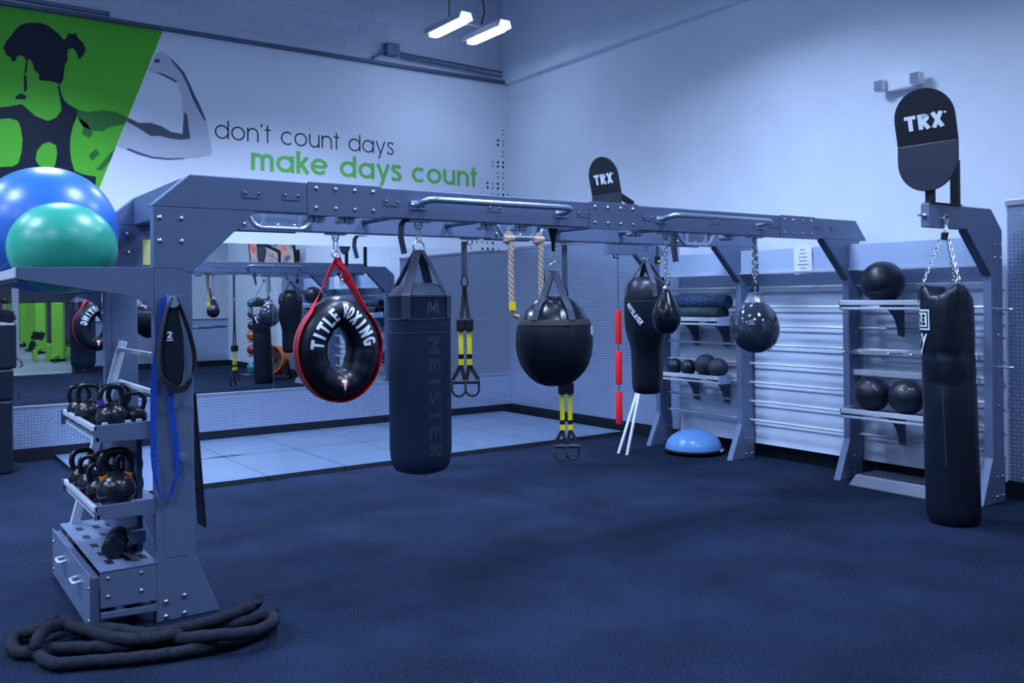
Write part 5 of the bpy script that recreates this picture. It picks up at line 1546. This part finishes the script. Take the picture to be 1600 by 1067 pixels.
# ---------------------------------------------------------------- stacked black boxes on the left
for i, (z0, z1, x1, lb) in enumerate(((0, .70, 1.035, 'tall black soft plyo box at the bottom of the stack'), (.703, 1.0, 1.045, 'low black soft plyo box in the middle of the stack'), (1.003, 1.435, 1.072, 'black soft plyo box on top of the stack'))):
    t = thing('plyo_box', lb, 'plyo box', (.65, 10.05, z0), 0, 'stacked soft plyo boxes')
    b = MB(t).box(.12, x1, 9.76, 10.36, z0, z1).build('box', 'blackm', t, bevel=.02)
    q = MB(t).strap([(x1, 9.9, z0 + .1), (x1 + .05, 9.9, z0 + .06), (x1 + .065, 9.9, z0 + .02), (x1 + .04, 9.9, z0 + .0)], .06, .006, (0, 1, 0)).build('handle', 'webd', t)

# ---------------------------------------------------------------- seen only in the mirror: right wall beside the camera
t = thing('ball_tree', 'slim wall ball rack with pegs, seen in the mirror beside the tall bag', 'ball rack', (6.85, 1.25, 0))
q = MB(t); q.box(6.90, 6.95, 1.12, 1.17, 0, 1.72); q.build('post', 'rigdark', t, bevel=.004)
MB(t).box(6.55, 7.1, 1.0, 1.45, 0, .02).build('base', 'rigdark', t, bevel=.004)
for z in (1.47, 1.24, .98, .74, .43):
    MB(t).tube([(6.92, 1.15, z), (6.92, 1.30, z - .01), (6.66, 1.30, z - .01)], .008, 8).tube([(6.92, 1.15, z), (6.92, 1.20, z - .01), (6.66, 1.20, z - .01)], .008, 8).build('peg', 'black', t)
for z, r, m, nm in ((1.47, .105, (.02, .22, .20), 'teal'), (1.24, .10, (.07, .05, .20), 'purple'), (.98, .10, (.02, .03, .05), 'black'), (.74, .12, (.60, .16, .03), 'orange'), (.43, .118, (.35, .02, .04), 'dark red'), (.022, .13, (.02, .20, .28), 'blue-green')):
    y = 1.25
    zc = z + .012 + math.sqrt(max(0, (r + .008) ** 2 - .05 ** 2)) if z > .1 else z + r
    o = MB((6.74, y, zc - r)).ball((6.74, y, zc), r, 28).build('medicine_ball', mat('ball_' + nm.replace(' ', '_'), m, .35), None, True, angle=60)
    o.location = (6.74, y, zc - r)
    tag(o, f'{nm} medicine ball on the ball tree seen in the mirror' if z > .1 else 'blue-green ball on the floor under the ball tree seen in the mirror', 'medicine ball', 'balls on the ball tree')
    MB((6.74, y, zc - r)).lathe([(r + .0006, -.008), (r + .0015, 0), (r + .0006, .008)], (6.74, y, zc), 28).build('groove', 'black', o, True)
# drum fan
t = thing('drum_fan', 'orange drum fan on a black stand, seen in the mirror under the uppercut bag', 'fan', (6.72, 2.55, 0))
c = Vector((6.72, 2.6, .40)); ax = Vector((-.78, .62, .12)).normalized()
q = MB(t); q.lathe([(.29, -.16), (.31, -.16), (.31, .16), (.29, .16), (.285, .0), (.29, -.16)], c, 40, axis=ax); drum = q.build('drum', 'orange', t, True)
q = MB(t)
for s in (-.16, .16):
    for r in (.06, .12, .18, .24, .29):
        u = ax.cross(Vector((0, 0, 1))).normalized(); v = ax.cross(u)
        q.tube([c + ax * s + u * (r * math.cos(k * PI / 12)) + v * (r * math.sin(k * PI / 12)) for k in range(24)], .003, 5, True)
    for k in range(8):
        a = k * PI / 4; q.tube([c + ax * s, c + ax * s + u * (.3 * math.cos(a)) + v * (.3 * math.sin(a))], .003, 5)
q.build('grille', 'midgrey', t)
q = MB(t)
q.lathe([(.06, -.08), (.07, 0), (.06, .08)], c, 16, axis=ax)
for k in range(4):
    a = k * PI / 2 + .3; d1 = u * math.cos(a) + v * math.sin(a); d2 = u * -math.sin(a) + v * math.cos(a)
    q.add([c + d1 * .05 - d2 * .03 - ax * .03, c + d1 * .27 - d2 * .09 - ax * .05, c + d1 * .27 + d2 * .09 + ax * .05, c + d1 * .05 + d2 * .03 + ax * .03], [(0, 1, 2, 3)])
q.build('blades', 'midgrey', t)
q = MB(t); hdir = Vector((-ax.y, ax.x, 0)).normalized()
for s in (-1, 1):
    p = c + hdir * (.32 * s)
    q.bar(p, (p.x + .16 * ax.x, p.y + .16 * ax.y, .03), .03, .03); q.bar(p, (p.x - .16 * ax.x, p.y - .16 * ax.y, .03), .03, .03)
    q.bar((p.x + .2 * ax.x, p.y + .2 * ax.y, .02), (p.x - .2 * ax.x, p.y - .2 * ax.y, .02), .04, .03)
    q.bar(p, p - hdir * (.03 * s), .04, .04)
q.build('stand', 'black', t)
# dip station
t = thing('dip_station', 'grey dip bars on a stand, seen in the mirror left of the suspension trainer', 'dip station', (5.4, .6, 0))
for y, x1 in ((.35, 6.45), (.85, 6.0)):
    MB(t).tube(bend([(4.95, y, .02), (4.95, y, 1.06), (x1, y, 1.07)], .12), .026, 12).build('dip_bar', 'pipegrey', t, True)
    MB(t).tube([(x1 - .32, y, 1.069), (x1 + .005, y, 1.07)], .032, 12).build('grip', 'rigdark', t, True)
MB(t).box(4.92, 4.98, .30, .90, 0, .05).box(4.95, 5.6, .57, .63, 0, .05).build('base', 'rigdark', t, bevel=.005)
# television
t = thing('television', 'flat television on a wall bracket, seen in the mirror above the rig', 'television', (6.8, 2.4, 2.55))
cz = 2.60; ax = Vector((-.80, .58, -.14)).normalized(); u = Vector((0, 0, 1)).cross(ax).normalized(); v = ax.cross(u)
c = Vector((6.80, 2.40, cz))
MB(t).obox(c, (u, v, ax), .56, .33, .03).build('case', 'black', t, bevel=.006)
MB(t).obox(c + ax * .031, (u, v, ax), .53, .30, .002).build('screen', 'screen', t)
MB(t).bar(c - ax * .03, (XB - .005, 2.5, cz), .05, .05).box(XB - .03, XB - .001, 2.4, 2.6, cz - .12, cz + .12).build('bracket', 'black', t)

# ---------------------------------------------------------------- seen only in the mirror: machine hall behind the camera
def tower_proto():
    t = thing('weight_machine', '', 'gym machine', (0, 0, 0), 0, 'lime green weight machines')
    MB().prism([(-.15, -.13), (.15, -.13), (.17, .0), (.15, .13), (-.15, .13), (-.17, 0)], 'z', .06, 1.66).build('weight_shroud', 'lime', t, bevel=.02)
    MB().prism([(-.15, -.13), (.15, -.13), (.17, .0), (.15, .13), (-.15, .13), (-.17, 0)], 'z', 1.66, 1.71).build('top_cap', 'black', t, bevel=.01)
    MB().box(-.20, .20, -.10, .10, 0, .06).box(-.05, .05, -.1, .75, .03, .10).build('foot', 'black', t, bevel=.01)
    MB().box(-.05, .05, .12, .75, .10, .20).build('frame', 'lime', t, bevel=.01)
    MB().obox((.09, -.135, .95), ((1, 0, 0), (0, 1, 0), (0, 0, 1)), .03, .004, .05).build('placard', 'white', t)
    return t
TP = tower_proto()
for i, (x, y, rz, sc, lb) in enumerate(((4.25, -19.4, .3, 1.0, 'farthest lime green machine at the left edge of the mirror view'), (4.58, -18.4, .3, .98, 'second farthest lime green machine in the mirror view'),
        (4.31, -14.2, .3, .98, 'middle lime green machine in the mirror view, with the long foot'), (4.32, -12.1, .35, .98, 'lime green machine just right of the middle one in the mirror view'),
        (4.45, -9.6, .3, .98, 'lime green machine half behind the padded one in the mirror view'), (4.12, -7.3, .35, .98, 'nearest lime green machine in the mirror view, beside the punch bag reflection'))):
    if i == 0:
        o = TP; o.location = (x, y, 0); o.rotation_euler = (0, 0, rz); o['label'] = lb
    else:
        o = dup(TP, (x, y, 0), rz, lb)
t = thing('leg_machine', 'low lime green leg machine with black pads in front of the machines in the mirror', 'gym machine', (3.95, -7.9, 0))
MB(t).bar((3.55, -8.0, .55), (4.6, -7.2, .25), .10, .10).box(3.55, 3.68, -8.1, -7.9, 0, .6).box(3.85, 3.97, -7.8, -7.6, 0, .42).build('frame', 'lime', t, bevel=.01)
for x, z in ((3.62, .72), (3.78, .70), (3.55, .45)):
    MB(t).obox((x, -8.0, z), ((.8, 0, -.3), (0, 1, 0), (.3, 0, .8)), .07, .12, .12).build('pad', 'pad', t, bevel=.02)
t = thing('bench', 'black padded bench with lime frame right of the machines in the mirror', 'bench', (4.75, -8.6, 0))
MB(t).obox((4.75, -8.6, .85), ((1, 0, .2), (0, 1, 0), (-.2, 0, 1)), .05, .14, .42).build('backrest', 'pad', t, bevel=.02)
MB(t).box(4.35, 4.75, -8.75, -8.45, .42, .48).build('seat', 'pad', t, bevel=.02)
MB(t).box(4.5, 4.6, -8.65, -8.55, 0, .43).box(4.3, 4.9, -8.62, -8.58, 0, .05).bar((4.6, -8.6, .3), (4.82, -8.6, .6), .06, .06).build('frame', 'lime', t, bevel=.01)

# person standing among the machines
px, py = 2.93, -8.6
t = thing('person', 'person in a dark shirt standing by the machines in the mirror, at the left edge', 'person', (px, py, 0))
me = bpy.data.meshes.new('body'); bm = bmesh.new()
J = {'pel': (0, 0, .93, .13), 'wai': (0, 0, 1.08, .115), 'che': (0, -.01, 1.30, .14), 'nek': (0, 0, 1.47, .06), 'hea': (0, .015, 1.56, .075), 'hed': (0, .02, 1.66, .08),
     'shl': (-.17, 0, 1.40, .06), 'ell': (-.23, -.03, 1.12, .042), 'wrl': (-.20, .14, .98, .03), 'hal': (-.17, .21, .97, .035),
     'shr': (.17, 0, 1.40, .06), 'elr': (.23, -.02, 1.12, .042), 'wrr': (.25, .06, .88, .03), 'har': (.25, .09, .80, .035),
     'hil': (-.09, 0, .86, .095), 'knl': (-.10, .02, .48, .06), 'anl': (-.10, -.02, .09, .045), 'tol': (-.11, .13, .035, .035),
     'hir': (.09, 0, .86, .095), 'knr': (.11, .03, .48, .06), 'anr': (.12, -.01, .09, .045), 'tor': (.14, .14, .035, .035)}
E_ = ['pel wai', 'wai che', 'che nek', 'nek hea', 'hea hed', 'che shl', 'shl ell', 'ell wrl', 'wrl hal', 'che shr', 'shr elr', 'elr wrr', 'wrr har', 'pel hil', 'hil knl', 'knl anl', 'anl tol', 'pel hir', 'hir knr', 'knr anr', 'anr tor']
lay = bm.verts.layers.skin.verify(); V = {}
for k, (x, y, z, r) in J.items():
    vv = bm.verts.new((x, y, z)); vv[lay].radius = (r, r * .85); V[k] = vv
    if k == 'pel': vv[lay].use_root = True
for e in E_:
    a, b_ = e.split(); bm.edges.new((V[a], V[b_]))
bm.to_mesh(me); bm.free()
me.materials.append(MT['skin'])
o = bpy.data.objects.new('body', me); COL.objects.link(o); o.parent = t
o.modifiers.new('skin', 'SKIN'); sb = o.modifiers.new('sub', 'SUBSURF'); sb.levels = 2; sb.render_levels = 2
q = MB(); q.ball((0, .0, 1.70), .098, 20, .9); q.build('hair', 'hair', t, True)
q = MB(); q.lathe([(.10, .88), (.165, .90), (.16, 1.1), (.185, 1.3), (.17, 1.42), (.085, 1.47), (.07, 1.465)], (0, 0, 0), 24, 1.15, .8)
for s in (-1, 1): q.tube([(.16 * s, 0, 1.41), (.235 * s, -.02, 1.16)], .072, 12)
q.build('shirt', 'shirt', t, True, angle=60)
q = MB()
for s in (-1, 1): q.tube([(.09 * s, 0, .92), (.105 * s, .02, .48), (.11 * s, -.015, .08)], lambda f: .115 - .045 * f, 14)
q.build('trousers', 'shirt', t, True)
t.rotation_euler = (0, 0, .4)
